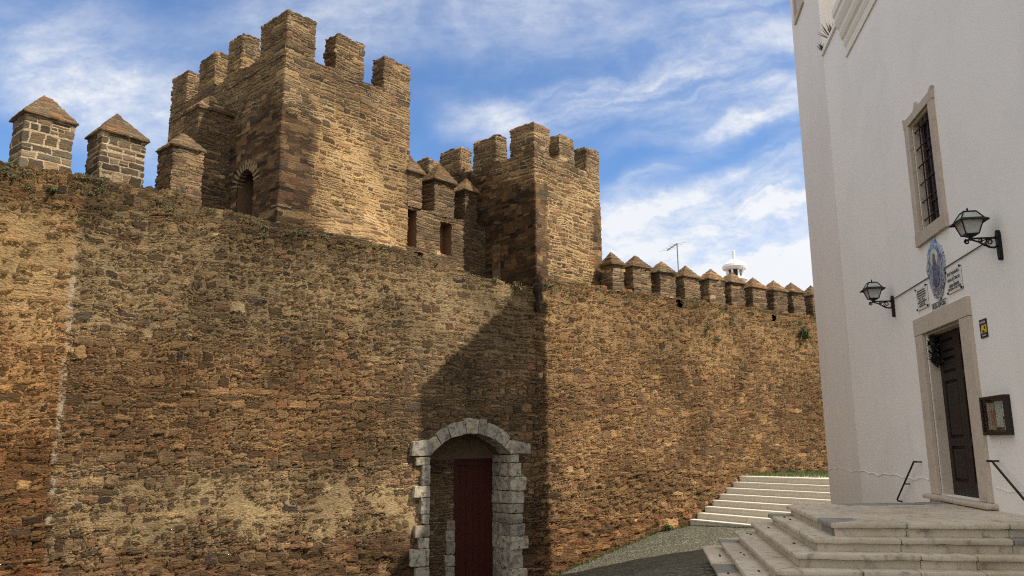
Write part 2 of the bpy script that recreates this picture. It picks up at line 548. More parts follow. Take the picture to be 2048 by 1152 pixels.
def zones_wall(e):
    g, x, z, mid, big, fin = e['g'], e['x'], e['z'], e['mid'], e['big'], e['fin']
    nx = g.math('ADD', x, g.math('MULTIPLY', g.math('SUBTRACT', mid, 0.5), 0.28))
    nz = g.math('ADD', z, g.math('MULTIPLY', g.math('SUBTRACT', mid, 0.5), 1.3))
    strip = g.step(nx, -8.22, -8.38)                       # older ochre stretch left of the straight seam
    seam = g.math('MULTIPLY', g.math('MULTIPLY', g.step(nx, -8.40, -8.33), g.step(nx, -8.24, -8.28)), g.step(g.noise(e['co'], 4.2, 4), 0.44, 0.58))
    seam = g.math('MULTIPLY', seam, g.step(nz, 6.0, 5.0))
    render = g.math('MULTIPLY', g.step(nz, 3.4, 5.2), g.step(nz, 6.9, 6.5))
    low = g.math('MULTIPLY', g.step(nz, 1.25, 0.85), g.step(nz, -0.45, 0.0))
    low = g.math('MULTIPLY', low, g.math('MULTIPLY', g.step(x, -8.3, -7.8), g.step(x, 0.1, -0.5)))
    low = g.math('MULTIPLY', low, g.step(g.noise(e['co'], 2.6, 5, 0.62), 0.42, 0.56))
    top = g.step(nz, 6.1, 6.75)
    redl = g.math('MULTIPLY', strip, g.step(nz, 2.2, 1.5))
    cov = g.math('ADD', g.math('MULTIPLY', low, 1.0), g.math('MULTIPLY', render, 0.55))
    cov = g.math('ADD', cov, g.math('MULTIPLY', strip, 0.35))
    cov = g.math('ADD', cov, g.math('MULTIPLY', seam, 1.4))
    cov = g.math('SUBTRACT', cov, g.math('MULTIPLY', redl, 0.55))
    cov = g.math('SUBTRACT', cov, g.math('MULTIPLY', top, 0.45))
    cov = g.math('SUBTRACT', cov, g.step(nz, -0.2, -0.7, 0.0, 0.45))
    def tint(c):
        c = g.mix(g.math('MULTIPLY', render, 0.6), c, g.mix(1.0, c, (0.80, 0.82, 0.78), 'MULTIPLY'))
        midb = g.math('MULTIPLY', g.math('MULTIPLY', g.step(nz, 1.0, 1.8), g.step(nz, 4.6, 3.4)), g.step(x, 0.0, -2.5))
        c = g.mix(midb, c, g.mix(1.0, c, (0.94, 0.84, 0.76), 'MULTIPLY'))
        c = g.mix(strip, c, g.mix(1.0, c, (1.30, 1.20, 1.07), 'MULTIPLY'))
        c = g.mix(redl, c, g.mix(1.0, c, (0.66, 0.58, 0.54), 'MULTIPLY'))
        c = g.mix(low, c, g.mix(1.0, c, (1.08, 1.10, 1.04), 'MULTIPLY'))
        c = g.mix(g.math('MULTIPLY', seam, 0.7), c, (0.38, 0.32, 0.23))
        c = g.mix(top, c, g.mix(1.0, c, (0.70, 0.70, 0.68), 'MULTIPLY'))
        c = g.mix(g.step(nz, 0.0, -0.7), c, g.mix(1.0, c, (0.80, 0.72, 0.70), 'MULTIPLY'))
        org = g.step(x, 2.2, 4.5)                          # warmer right-hand stretch
        c = g.mix(org, c, g.mix(1.0, c, (1.20, 1.08, 0.97), 'MULTIPLY'))
        return c
    bare = g.math('MAXIMUM', g.step(nz, 0.4, -0.4), g.math('MULTIPLY', g.step(x, 2.8, 4.0), g.step(nz, 1.4, 0.6)))
    gate = g.math('MULTIPLY', g.step(x, -0.9, -0.45), g.step(x, 3.4, 3.0))
    bare = g.math('MULTIPLY', bare, g.math('SUBTRACT', 1.0, gate))
    amp = g.math('ADD', 1.0, g.math('MULTIPLY', bare, 0.55))
    amp = g.math('SUBTRACT', amp, g.math('MULTIPLY', gate, 0.35))
    amp = g.math('SUBTRACT', amp, g.math('MULTIPLY', low, 0.35))
    return cov, tint, amp

def zones_tower(e):
    g, x, y, z, mid = e['g'], e['x'], e['y'], e['z'], e['mid']
    nz = g.math('ADD', z, g.math('MULTIPLY', g.math('SUBTRACT', mid, 0.5), 1.6))
    nx = g.math('ADD', x, g.math('MULTIPLY', g.math('SUBTRACT', mid, 0.5), 0.9))
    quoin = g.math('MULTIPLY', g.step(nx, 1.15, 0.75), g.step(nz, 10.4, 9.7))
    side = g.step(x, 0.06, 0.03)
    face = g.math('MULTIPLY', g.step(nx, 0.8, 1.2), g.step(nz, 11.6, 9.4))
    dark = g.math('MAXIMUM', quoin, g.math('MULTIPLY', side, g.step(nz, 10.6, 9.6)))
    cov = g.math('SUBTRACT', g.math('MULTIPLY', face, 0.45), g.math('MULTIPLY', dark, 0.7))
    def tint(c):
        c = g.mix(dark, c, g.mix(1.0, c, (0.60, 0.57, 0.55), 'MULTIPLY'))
        c = g.mix(face, c, g.mix(1.0, c, (1.16, 1.08, 0.96), 'MULTIPLY'))
        return c
    return cov, tint, None

def zones_tower2(e):
    g, x, y, z, mid = e['g'], e['x'], e['y'], e['z'], e['mid']
    nz = g.math('ADD', z, g.math('MULTIPLY', g.math('SUBTRACT', mid, 0.5), 1.2))
    nx = g.math('ADD', x, g.math('MULTIPLY', g.math('SUBTRACT', mid, 0.5), 0.5))
    quoin = g.math('MULTIPLY', g.math('MAXIMUM', g.step(nx, 0.62, 0.5), g.step(nx, 2.85, 2.95)), g.step(nz, 9.6, 9.2))
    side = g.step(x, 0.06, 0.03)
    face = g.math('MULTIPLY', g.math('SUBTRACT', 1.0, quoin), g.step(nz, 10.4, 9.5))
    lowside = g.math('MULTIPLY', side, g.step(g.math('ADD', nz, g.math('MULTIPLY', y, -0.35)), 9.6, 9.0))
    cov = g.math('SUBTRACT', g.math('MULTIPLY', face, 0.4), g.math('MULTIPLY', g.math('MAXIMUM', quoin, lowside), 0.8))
    def tint(c):
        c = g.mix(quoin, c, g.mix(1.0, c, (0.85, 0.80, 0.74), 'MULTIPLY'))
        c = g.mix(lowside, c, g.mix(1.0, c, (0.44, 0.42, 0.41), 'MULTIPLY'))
        c = g.mix(face, c, g.mix(1.0, c, (1.18, 1.10, 0.98), 'MULTIPLY'))
        return c
    return cov, tint, None

M = {}
M['wall'] = stone('rubble_wall', 0.28, 0.165, WALLB, (0.285, 0.205, 0.118), 0.012, 0.014, 0.072, 1.0, zones_wall, 1.3, 0.55)
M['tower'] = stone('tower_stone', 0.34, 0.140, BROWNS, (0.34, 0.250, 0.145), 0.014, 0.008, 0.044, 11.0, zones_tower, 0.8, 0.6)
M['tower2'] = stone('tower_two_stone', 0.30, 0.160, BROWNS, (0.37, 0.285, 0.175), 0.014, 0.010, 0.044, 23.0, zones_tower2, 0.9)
M['merlon'] = stone('merlon_stone', 0.30, 0.11, BROWNS, (0.24, 0.18, 0.115), 0.012, 0.006, 0.045, 5.0, None, 0.8)
M['merlon_pale'] = stone('merlon_pale_joints', 0.44, 0.20, GREYB, (0.38, 0.30, 0.195), 0.022, 0.014, 0.030, 31.0, None, 0.5, 0.25)
M['slab'] = stone('thin_slab_stone', 0.30, 0.11, BROWNS, (0.22, 0.16, 0.10), 0.010, 0.004, 0.040, 41.0, None, 0.6, 0.8)
M['cap'] = stone('cap_tile', 0.22, 0.07, [(0, (0.13, 0.085, 0.05)), (0.3, (0.19, 0.115, 0.06)), (0.55, (0.15, 0.12, 0.08)),
                 (0.75, (0.29, 0.14, 0.055)), (0.9, (0.20, 0.18, 0.13))], (0.18, 0.135, 0.09), 0.006, 0.004, 0.022, 51.0, None, 0.5, 0.2)
M['dark_stone'] = simple('dark_recess_stone', (0.13, 0.085, 0.05), 0.95, 0, 0.3, 14, 0.5)

# ------------------------------------------------------------------ ground
GP = np.array([(0, 0, 0), (0, 6, -.1), (-3, 0, 0), (3, 14, -.08), (2.4, 10, -.05), (3.2, 12, -.05), (6, 5, 0), (0.77, 22.8, -1.93), (3.9, 21.8, -1.13),
               (5.2, 21.4, -.96), (5.5, 26, -.74), (7.3, 23.4, -.60), (4.4, 25.2, -.82), (-2, 20.8, -2.3), (-5, 18, -2.15), (-9.6, 15.7, -1.7),
               (-14, 12, -1.3), (-6, 8, -.9), (.6, 15, -1.0), (-1, 12, -.8), (7.4, 17.5, -.3), (6.7, 13.5, -.15), (8, 21, -.6),
               (-20, 0, -1), (-25, 15, -1.5), (12, 26, -.7), (20, 20, -.4), (10, 0, 0), (0, -15, .3), (30, 30, -.5), (-30, -20, -.5), (30, -20, .2)], float)
def tps(P):
    n = len(P)
    r = np.hypot(P[:, None, 0]-P[None, :, 0], P[:, None, 1]-P[None, :, 1])
    K = r + 0.0
    A = np.zeros((n+3, n+3)); A[:n, :n] = -K + 0.02*np.eye(n)*-1
    A[:n, n:] = np.c_[np.ones(n), P[:, :2]]; A[n:, :n] = A[:n, n:].T
    w = np.linalg.solve(A, np.r_[P[:, 2], 0, 0, 0])
    def f(x, y):
        x = np.asarray(x, float); y = np.asarray(y, float)
        s = w[n] + w[n+1]*x + w[n+2]*y
        for i in range(n):
            s = s - w[i]*np.sqrt((x-P[i, 0])**2 + (y-P[i, 1])**2 + 0.8)
        return s
    return f
gz = tps(GP)

def mat_cobbles():
    m, gg, p, o = new_mat('cobble_paving')
    co = gg.n('ShaderNodeTexCoord').outputs['Object']
    w = gg.vmath('SCALE', gg.vmath('SUBTRACT', gg.noise(co, 3, 3, col=True), (0.5, 0.5, 0.5)), 0.06)
    cc = gg.vmath('ADD', gg.mapping(co, rot=(0, 0, 0.5)), w)
    cc = gg.vmath('MULTIPLY', cc, (9.0, 10.5, 0.001))
    v1 = gg.voro(cc, 'F1', 0.7)
    v2 = gg.voro(cc, 'DISTANCE_TO_EDGE', 0.7)
    rc = gg.sep(v1.outputs['Color'])
    mask = gg.step(v2.outputs['Distance'], 0.03, 0.16)
    c = gg.ramp(rc[0], [(0, (0.075, 0.07, 0.06)), (0.5, (0.13, 0.122, 0.10)), (1, (0.20, 0.185, 0.145))])
    nz = gg.noise(co, 0.9, 5, 0.6)
    moss = gg.mix(gg.step(nz, 0.4, 0.65), (0.060, 0.052, 0.036), (0.070, 0.072, 0.034))
    c = gg.mix(mask, moss, c)
    c = gg.mix(gg.math('MULTIPLY', gg.step(gg.noise(co, 0.5, 5, 0.65), 0.42, 0.62), 0.30), c, (0.115, 0.108, 0.065))
    c = gg.mix(1.0, c, gg.mix(gg.noise(co, 5, 5, 0.65), (0.7, 0.7, 0.68), (1.25, 1.25, 1.2)), 'MULTIPLY')
    gg.put(p.inputs['Base Color'], c)
    p.inputs['Roughness'].default_value = 0.85
    b = gg.n('ShaderNodeBump')
    b.inputs['Strength'].default_value = 0.9
    b.inputs['Distance'].default_value = 0.025
    gg.put(b.inputs['Height'], gg.math('ADD', gg.step(v2.outputs['Distance'], 0.0, 0.3), gg.math('MULTIPLY', gg.noise(co, 40, 4), 0.35)))
    gg.put(p.inputs['Normal'], b.outputs[0])
    return m
M['cobble'] = mat_cobbles()
pt = Patches()
X, Y = np.meshgrid(lin(-26, 30, 0.25), lin(-20, 34, 0.25), indexing='ij')
pt.grid(np.stack([X, Y, gz(X, Y) + 0.012*np.sin(X*5.1+Y*2.0)*np.sin(Y*4.3-X)], -1))
tag(pt.build('street', M['cobble']), kind='structure')
pt = Patches()
X, Y = np.meshgrid(lin(-900, 900, 60), lin(-900, 900, 60), indexing='ij')
pt.grid(np.stack([X, Y, np.full(X.shape, -3.2)], -1))
M['earth'] = simple('dry_earth', (0.20, 0.17, 0.11), 0.95, 0, 0.3, 0.2)
tag(pt.build('ground', M['earth']), kind='structure')

# ------------------------------------------------------------------ castle curtain walls (local x along the wall, y into it)
WALL_O = (-2.141, 20.768, 0.0)
WALL_R = radians(34.5)
def top_left(x, y):
    pts = [(-17, 7.4), (-9.9, 7.36), (-8.6, 7.36), (-7.2, 7.30), (-6.55, 7.33), (-6.05, 7.28), (-5.93, 7.08), (-4.3, 6.98), (-3.3, 6.97),
           (-0.5, 6.72), (0.65, 6.46), (2.36, 6.26), (3.6, 6.22)]
    return np.interp(x, [p[0] for p in pts], [p[1] for p in pts]) + 0.045*fnoise(x*1.9, 3) + 0.0*y
ARC = (1.23, 0.86, 1.475)     # gate opening: centre x, rise circle below
def gate_in(x, z):
    # segmental arch: springs at z 1.49, crown 2.03
    half, rise, spring = 1.23, 0.55, 1.49
    R = (half*half + rise*rise)/(2*rise)
    zc = spring + rise - R
    zz = np.sqrt(np.maximum(R*R - (x-1.23)**2, 0)) + zc
    return (np.abs(x-1.23) < half) & (z < zz)
cw = empty('curtain_wall', WALL_O, WALL_R)
tag(cw, 'long brown rubble castle wall with the arched gateway, left of the smaller tower', 'castle wall')
pt = gbox(-17, 3.45, 0, 2.6, -3.0, 7.0, 0.031, 'F', ztop=top_left, keep=lambda x, z: ~gate_in(x, z))
xs = lin(-17, 3.45, 0.031)
ys = np.array([0, 0.03, 0.2, 0.6, 1.2, 2.6])
X, Y = np.meshgrid(xs, ys, indexing='ij')
pt.grid(np.stack([X, Y, top_left(X, Y)], -1))
pt.grid(np.array([[(3.45, 2.6, -3.0), (3.45, 2.6, 6.2)], [(-17, 2.6, -3.0), (-17, 2.6, 7.2)]], float))
pt.grid(np.array([[(-17, 2.6, -3.0), (-17, 2.6, 7.2)], [(-17, 0.0, -3.0), (-17, 0.0, 7.2)]], float))
pt.build('masonry', M['wall'], cw)

def merlon_on(parent, x0, x1, y0, y1, z0, z1, mat, cap=None, step=0.035, capmat=None, tilt=0.0, seed=0, turn=0.0):
    def spin(P):
        if not turn: return P
        P = P.copy(); dx_, dy_ = P[..., 0]-x0, P[..., 1]-y0
        P[..., 0] = x0 + dx_*cos(turn) - dy_*sin(turn); P[..., 1] = y0 + dx_*sin(turn) + dy_*cos(turn)
        return P
    """a battlement block with its own rough outline; cap = (overhang, peak height, ridge)"""
    def warp(P):
        P = P.copy()
        f = (P[..., 2]-z0)/(z1-z0)
        P[..., 0] += tilt*f + 0.012*np.sin(P[..., 2]*9+seed)
        P[..., 1] += 0.010*np.sin(P[..., 2]*7+seed*2)
        return spin(P)
    zt = None
    if cap is None:
        zt = lambda x, y: z1 + 0.016*np.sin(x*7+seed*1.3) + 0.016*np.sin(y*9+seed) + 0.010*np.sin(x*23+seed)
    o = gbox(x0, x1, y0, y1, z0, z1, step, 'FRBLT', ztop=zt, warp=warp).build('merlon', mat, parent)
    if cap:
        ov, pk, rd = cap
        n = 16
        pt_ = pyramid(x0-ov+tilt, x1+ov+tilt, y0-ov, y1+ov, z1-0.01, z1+pk, n, rd, 0.035, skew=0.05*sin(seed*5.1))
        pt_.V = [spin(v) for v in pt_.V]
        pt_.build('cap', capmat or M['cap'], o)
    return o
# left-hand merlons with tiled pyramid caps (two in the photo, a third by the tower, one more out of frame)
for i, (x0, w_, z0, z1, pk, rd, mt) in enumerate([(-11.95, .94, 7.2, 8.55, .6, .1, 'merlon_pale'), (-9.49, .95, 7.15, 8.53, .62, .16, 'merlon_pale'), (-8.06, .95, 7.15, 8.45, .62, .04, 'merlon_pale'), (-6.60, .72, 7.1, 8.44, .48, .1, 'merlon')]):
    merlon_on(cw, x0, x0+w_, 0.04, 0.80, z0, z1, M[mt], (0.065, pk, rd), seed=i*1.7, turn=radians(13.5), capmat=M['slab' if mt == 'merlon' else 'cap'])

cw2 = empty('curtain_wall', WALL_O, WALL_R)
tag(cw2, 'crenellated rubble castle wall running behind the white stairs, with a row of pointed merlons', 'castle wall')
def top_right(x, y):
    return 6.50 + 0.035*fnoise(x*2.3, 9) + 0*y
def pock(x, z):
    return ((np.abs(x-9.33) < 0.13) & (np.abs(z-6.30) < 0.12)) | ((np.abs(x-14.17) < 0.12) & (np.abs(z-6.22) < 0.11))
pt = gbox(3.45, 24, 0, 1.2, -2.6, 6.5, 0.034, 'FT', ztop=top_right, keep=lambda x, z: ~pock(x, z))
pt.grid(np.array([[(24, 1.2, -2.6), (24, 1.2, 6.5)], [(3.45, 1.2, -2.6), (3.45, 1.2, 6.5)]], float))
pt.grid(np.array([[(24, 0, -2.6), (24, 0, 6.5)], [(24, 1.2, -2.6), (24, 1.2, 6.5)]], float))
pt.build('masonry', M['wall'], cw2)
mb = MB()
for cx_, cz_ in ((9.33, 6.30), (14.17, 6.22)):
    mb.box(cx_-.2, cx_+.2, 0.25, 0.5, cz_-.2, cz_+.2)
mb.build('putlog_hole', M['dark_stone'], cw2)
for i in range(15):
    xa = 6.30 + 1.163*(i-0) if i else 6.30
    x0 = 6.16 + 1.155*i
    x0 += 0.025*sin(i*3.7); x1 = x0 + 0.745 + 0.045*sin(i*2.1)
    if i == 0: x0, x1 = 6.42, 6.90
    merlon_on(cw2, x0, x1, 0.015, 0.58, 6.44, 7.29 + 0.035*sin(i*1.7), M['merlon'], (0.06 + 0.015*sin(i*4.1), 0.46 + 0.045*sin(i*3.1), 0.10 if i == 0 else 0.03+0.03*sin(i*2.7)), step=0.04, seed=i*1.3, tilt=0.02*sin(i*5.3))

# gateway: dressed surround, inner wall, red door
def mat_lime():
    m, gg, p, o = new_mat('lichened_limestone')
    co = gg.n('ShaderNodeTexCoord').outputs['Object']
    isl = gg.n('ShaderNodeNewGeometry').outputs['Random Per Island']
    base = gg.ramp(isl, [(0, (0.25, 0.21, 0.155)), (0.3, (0.42, 0.37, 0.285)), (0.55, (0.28, 0.25, 0.205)), (0.8, (0.46, 0.39, 0.275)), (1, (0.50, 0.44, 0.34))])
    n1 = gg.noise(co, 7, 6, 0.68); n2 = gg.noise(co, 2.2, 4, 0.6); n3 = gg.noise(co, 38, 5, 0.7)
    c = gg.mix(1.0, base, gg.mix(n3, (0.6, 0.6, 0.6), (1.3, 1.3, 1.28)), 'MULTIPLY')
    c = gg.mix(gg.math('MULTIPLY', gg.step(n1, 0.47, 0.66), 0.85), c, (0.10, 0.085, 0.065))
    c = gg.mix(gg.math('MULTIPLY', gg.step(n2, 0.55, 0.7), 0.5), c, (0.20, 0.15, 0.09))
    gg.put(p.inputs['Base Color'], c)
    p.inputs['Roughness'].default_value = 0.9
    b = gg.n('ShaderNodeBump'); b.inputs['Strength'].default_value = 0.9; b.inputs['Distance'].default_value = 0.02
    gg.put(b.inputs['Height'], gg.math('ADD', n1, gg.math('MULTIPLY', n3, 0.6)))
    gg.put(p.inputs['Normal'], b.outputs[0])
    return m
M['lime'] = mat_lime()
mb = MB()
half, rise, spring = 1.23, 0.55, 1.49
R = (half*half + rise*rise)/(2*rise); zc = spring + rise - R; xc = 1.23
a1 = math.asin(half/R)
cuts = [-1.0, -0.70, -0.47, -0.13, 0.12, 0.28, 0.54, 0.80, 1.0]
for i in range(len(cuts)-1):
    p0, p1 = cuts[i]*a1 + 0.006, cuts[i+1]*a1 - 0.006
    t = 0.42 - 0.05*abs(cuts[i]+cuts[i+1]) + random.uniform(-.07, .05)
    t2 = t + random.uniform(-.06, .06)
    pm = (p0+p1)/2
    pts = [(xc + R*sin(p0), zc + R*cos(p0)), (xc + (R+t)*sin(p0), zc + (R+t)*cos(p0)),
           (xc + (R+(t+t2)/2+0.02)*sin(pm), zc + (R+(t+t2)/2+0.02)*cos(pm)),
           (xc + (R+t2)*sin(p1), zc + (R+t2)*cos(p1)), (xc + R*sin(p1), zc + R*cos(p1)), (xc + R*sin(pm), zc + R*cos(pm))]
    mb.prism(pts[::-1], 'y', -0.07 + random.uniform(-.02, .015), 0.45, 0.018)
mb.prism([(-0.56, 1.48), (-0.02, 1.48), (0.10, 1.60), (0.02, 1.84), (-0.10, 1.88), (-0.50, 1.83)], 'y', -0.085, 0.45, 0.02)
mb.prism([(2.50, 1.50), (3.12, 1.50), (3.10, 1.76), (2.78, 1.82), (2.52, 1.86), (2.40, 1.66)], 'y', -0.075, 0.45, 0.02)
zl = 1.47; i = 0
lw = [.40, .22, .44, .24, .18, .40, .28, .50, .36, .55, .4, .45]
lh = [.22, .50, .28, .40, .26, .30, .27, .42, .3, .4, .35, .4]
while zl > -2.3:
    h = lh[i % 12]; w = lw[i % 12]
    mb.box(-w, 0.0 + random.uniform(-.012, .012), -0.05 - random.uniform(0, .035), 0.5, zl-h, zl-0.012, 0.022, jit=0.012)
    zl -= h; i += 1
zl = 1.49; i = 0
rw = [.26, .34, .50, .42, .42, .38, .44, .56, .38, .5, .42, .46]
rh = [.22, .36, .38, .34, .25, .26, .33, .34, .48, .4, .35, .42]
while zl > -2.3:
    h = rh[i % 12]; w = rw[i % 12]
    mb.box(2.46 + random.uniform(-.012, .012), 2.46 + w, -0.045 - random.uniform(0, .035), 0.40, zl-h, zl-0.012, 0.022, jit=0.012)
    mb.box(2.46 + random.uniform(-.01, .02), 2.46 + 0.3, 0.41, 0.85, zl-h, zl-0.012, 0.02, jit=0.01)
    zl -= h; i += 1
zl = -0.2
for h in (.25, .3, .32, .3, .4, .4, .4):
    mb.box(0.98 - random.uniform(0, .08), 1.20, 0.70, 0.95, zl-h, zl-.012, 0.018, jit=0.008); zl -= h
mb.roughen(0.09, 0.020, 7.0)
for v in mb.bm.verts:
    if v.co.y < 0.02: v.co.y -= 0.035
mb.build('gate_surround', M['lime'], cw)
M['plaster_old'] = simple('old_brown_plaster', (0.14, 0.098, 0.060), 0.95, 0, 0.35, 5, 0.7, bscale=30)
mb = MB()
mb.box(-0.45, 2.46, 0.10, 0.46, 1.49, 1.5)   # springing ledge inside the arch
mb.box(-0.3, 1.2, 0.82, 1.1, 1.35, 2.3)
mb.box(1.2, 2.75, 0.82, 1.1, 1.38, 2.3)
mb.box(-0.4, 2.9, 0.46, 1.1, 2.05, 2.35)
mb.bm.faces.ensure_lookup_table()
mb2 = MB()
mb2.box(-0.3, 1.2, 0.82, 1.1, 1.36, 2.06)
mb2.box(1.2, 2.75, 0.815, 1.1, 1.38, 2.06)
mb.bm.free()
# soffit: the vault continues back to the inner wall
pts_o = []
na = 16
for k in range(na+1):
    a = -a1 + 2*a1*k/na
    pts_o.append((xc + (R+0.02)*sin(a), zc + (R+0.02)*cos(a)))
poly = [(pts_o[0][0], 2.4), *pts_o, (pts_o[-1][0], 2.4)]
for k in range(na):
    (xa, za), (xb, zb) = pts_o[k], pts_o[k+1]
    mb2.prism([(xa, za), (xb, zb), (xb, 2.42), (xa, 2.42)], 'y', 0.44, 1.1)
mb2.box(1.0, 3.3, 0.93, 1.12, -2.7, 1.375)
mb2.box(2.50, 3.3, 0.42, 0.925, -2.7, 2.3)
mb2.box(-0.6, -0.36, 0.1, 1.1, -2.7, 2.3)
mb2.build('gate_soffit', M['plaster_old'], cw)
gbox(-0.35, 1.2, 0.80, 1.1, -2.6, 1.36, 0.035, 'FR').build('gate_inner_wall', M['slab'], cw)
gbox(-0.5, 0.0, 0.02, 0.85, -2.6, 1.49, 0.035, 'R').build('gate_reveal', M['slab'], cw)

def mat_reddoor():
    m, gg, p, o = new_mat('dark_red_painted_boards')
    co = gg.n('ShaderNodeTexCoord').outputs['Object']
    v = gg.vmath('MULTIPLY', co, (1, 1, 0.12))
    n = gg.noise(v, 26, 5, 0.65); n2 = gg.noise(co, 3, 4)
    c = gg.mix(n2, (0.042, 0.0085, 0.0055), (0.066, 0.014, 0.009))
    c = gg.mix(gg.step(n, 0.63, 0.74), c, (0.17, 0.09, 0.07))
    gg.put(p.inputs['Base Color'], c)
    p.inputs['Roughness'].default_value = 0.55
    b = gg.n('ShaderNodeBump'); b.inputs['Strength'].default_value = 0.4; b.inputs['Distance'].default_value = 0.01
    gg.put(b.inputs['Height'], n); gg.put(p.inputs['Normal'], b.outputs[0])
    return m
M['reddoor'] = mat_reddoor()
mb = MB()
for k in range(6):
    xa = 1.205 + 1.25*k/6
    mb.box(xa, xa + 1.25/6 - 0.009, 0.84 + 0.005*(k % 2), 0.90, -2.5, 1.375, 0.004)
d = mb.build('door', M['reddoor'], cw)
tag(d, 'dark red plank door')
mb = MB()
mb.box(1.22, 2.44, 0.81, 0.842, 1.20, 1.30, 0.004)
mb.build('door_rail', M['reddoor'], d)

# ------------------------------------------------------------------ towers (local x along the right face, y back along the left face)
T1_O = (-5.670, 18.646, 0.0)
TR = radians(48.0)
t1 = empty('castle_tower', T1_O, TR)
tag(t1, 'taller square stone tower with flat battlements, standing on the wall left of the gateway', 'castle tower')
def warp1(P):
    P = P.copy()
    x, y, z = P[..., 0].copy(), P[..., 1], P[..., 2]
    f = np.clip((8.0-z)/1.25, 0, 1); f = f*f*(3-2*f)
    gx = np.clip((x-0.6)/0.8, 0, 1); gx = gx*gx*(3-2*gx)
    gr = np.clip((3.9-x)/1.3, 0, 1); gx = gx*gr*gr*(3-2*gr)
    front = np.clip(1 - y/0.5, 0, 1)
    P[..., 1] -= f*gx*front*(0.20 + 0.238*x)
    P[..., 0] -= 0.03*np.sin(z*2.1)*(x < 0.05)*0.5
    return P
def tdoor1(x, z):       # arched doorway in the left face, mapped through y
    return None
pt = Patches()
gbox(0, 4.13, 0, 6.35, 6.0, 11.58, 0.033, 'FRT', warp=warp1, pt=pt)
# left face with a doorway cut out of it
ys = lin(0, 6.35, 0.033); ts = lin(0, 1, 0.033/5.58)
Yg, Zg = np.meshgrid(ys[::-1], 6.0 + ts*5.58, indexing='ij')
P = warp1(np.stack([np.zeros_like(Yg), Yg, Zg], -1))
c = (P[:-1, :-1] + P[1:, 1:])/2
dh, dsp = 0.40, 8.36
ind = (np.abs(c[..., 1]-1.60) < dh) & (c[..., 2] < dsp + np.sqrt(np.maximum(dh*dh-(c[..., 1]-1.60)**2, 0)))
pt.grid(P, ~ind)
pt.grid(np.array([[(4.13, 6.35, 6.0), (4.13, 6.35, 11.58)], [(0, 6.35, 6.0), (0, 6.35, 11.58)]], float))
pt.build('masonry', M['tower'], t1)
mb = MB()
mb.box(0.55, 0.75, 1.0, 2.3, 6.2, 9.0)
mb.box(0.03, 0.6, 2.02, 2.3, 6.2, 9.0)
mb.box(0.03, 0.6, 0.95, 1.18, 6.2, 9.0)
mb.box(0.03, 0.6, 1.1, 2.1, 8.80, 9.0)
mb.build('doorway', M['dark_stone'], t1)
M['brick'] = simple('pale_arch_brick', (0.21, 0.155, 0.10), 0.95, 0, 0.35, 12, 0.7)
mb = MB()
for k in range(13):
    a = pi*(k+0.5)/13
    c_, s_ = cos(a), sin(a)
    r0, r1 = 0.41, 0.41 + 0.27
    ctr = Vector((0.02, 1.60 + c_*(r0+r1)/2, dsp + s_*(r0+r1)/2))
    mb.box(-0.025, 0.16, ctr.y-0.135, ctr.y+0.135, ctr.z-0.030, ctr.z+0.030, 0.008, Matrix.Rotation(a, 3, 'X'), ctr)
mb.build('door_arch', M['brick'], t1)
for (xa, xb, ya, yb, z1, sd) in [(0, .86, 0, 1.26, 12.68, 1), (1.49, 2.43, 0, .52, 12.62, 2), (3.13, 4.10, 0, .52, 12.60, 3),
                                 (0, .52, 2.20, 2.97, 12.86, 4), (0, .52, 3.70, 4.61, 12.84, 5), (0, .52, 5.38, 6.35, 12.84, 6),
                                 (1.7, 2.6, 5.83, 6.35, 12.7, 7), (3.4, 4.13, 5.83, 6.35, 12.7, 8), (3.6, 4.13, 1.9, 2.8, 12.6, 9), (3.6, 4.13, 3.8, 4.7, 12.6, 10)]:
    merlon_on(t1, xa, xb, ya, yb, 11.45, z1, M['tower'], None, 0.034, seed=sd)
# raised parapet sill on the left face
gbox(0.0, 0.52, 1.2, 6.35, 11.4, 11.86, 0.045, 'FRBLT', ztop=lambda x, y: 11.78+0.05*np.sin(y*3)+0*x).build('parapet', M['tower'], t1)

T2_O = (0.694, 22.716, 0.0)
t2 = empty('castle_tower', T2_O, TR)
tag(t2, 'smaller square stone tower with flat battlements, right of the gateway', 'castle tower')
pt = gbox(0, 3.30, 0, 5.6, 5.6, 10.40, 0.034, 'FRTL')
pt.grid(np.array([[(3.3, 5.6, 5.6), (3.3, 5.6, 10.4)], [(0, 5.6, 5.6), (0, 5.6, 10.4)]], float))
pt.build('masonry', M['tower2'], t2)
for (xa, xb, ya, yb, z1, sd) in [(0, .72, 0, .97, 11.32, 21), (1.21, 1.97, 0, .5, 11.28, 22), (2.61, 3.30, 0, .5, 11.26, 23),
                                 (0, .5, 1.57, 2.56, 11.34, 24), (0, .5, 3.14, 4.15, 11.36, 25), (0, .5, 4.70, 5.6, 11.36, 26),
                                 (2.8, 3.3, 1.6, 2.5, 11.3, 27), (2.8, 3.3, 3.3, 4.2, 11.3, 28), (1.2, 2.1, 5.1, 5.6, 11.3, 29)]:
    merlon_on(t2, xa, xb, ya, yb, 10.3, z1, M['tower2'], None, 0.036, seed=sd)
mb = MB()
mb.box(-0.012, 0.25, 1.40, 1.72, 5.7, 7.75)
mb.build('doorway', M['dark_stone'], t2)
# foot of the tower's right face widening into the wall
gbox(-0.05, 3.36, -0.06, 0.3, 5.5, 6.6, 0.04, 'FRLT', ztop=lambda x, y: 6.5+0.07*np.sin(x*3.1)+0*y).build('plinth', M['tower2'], t2)

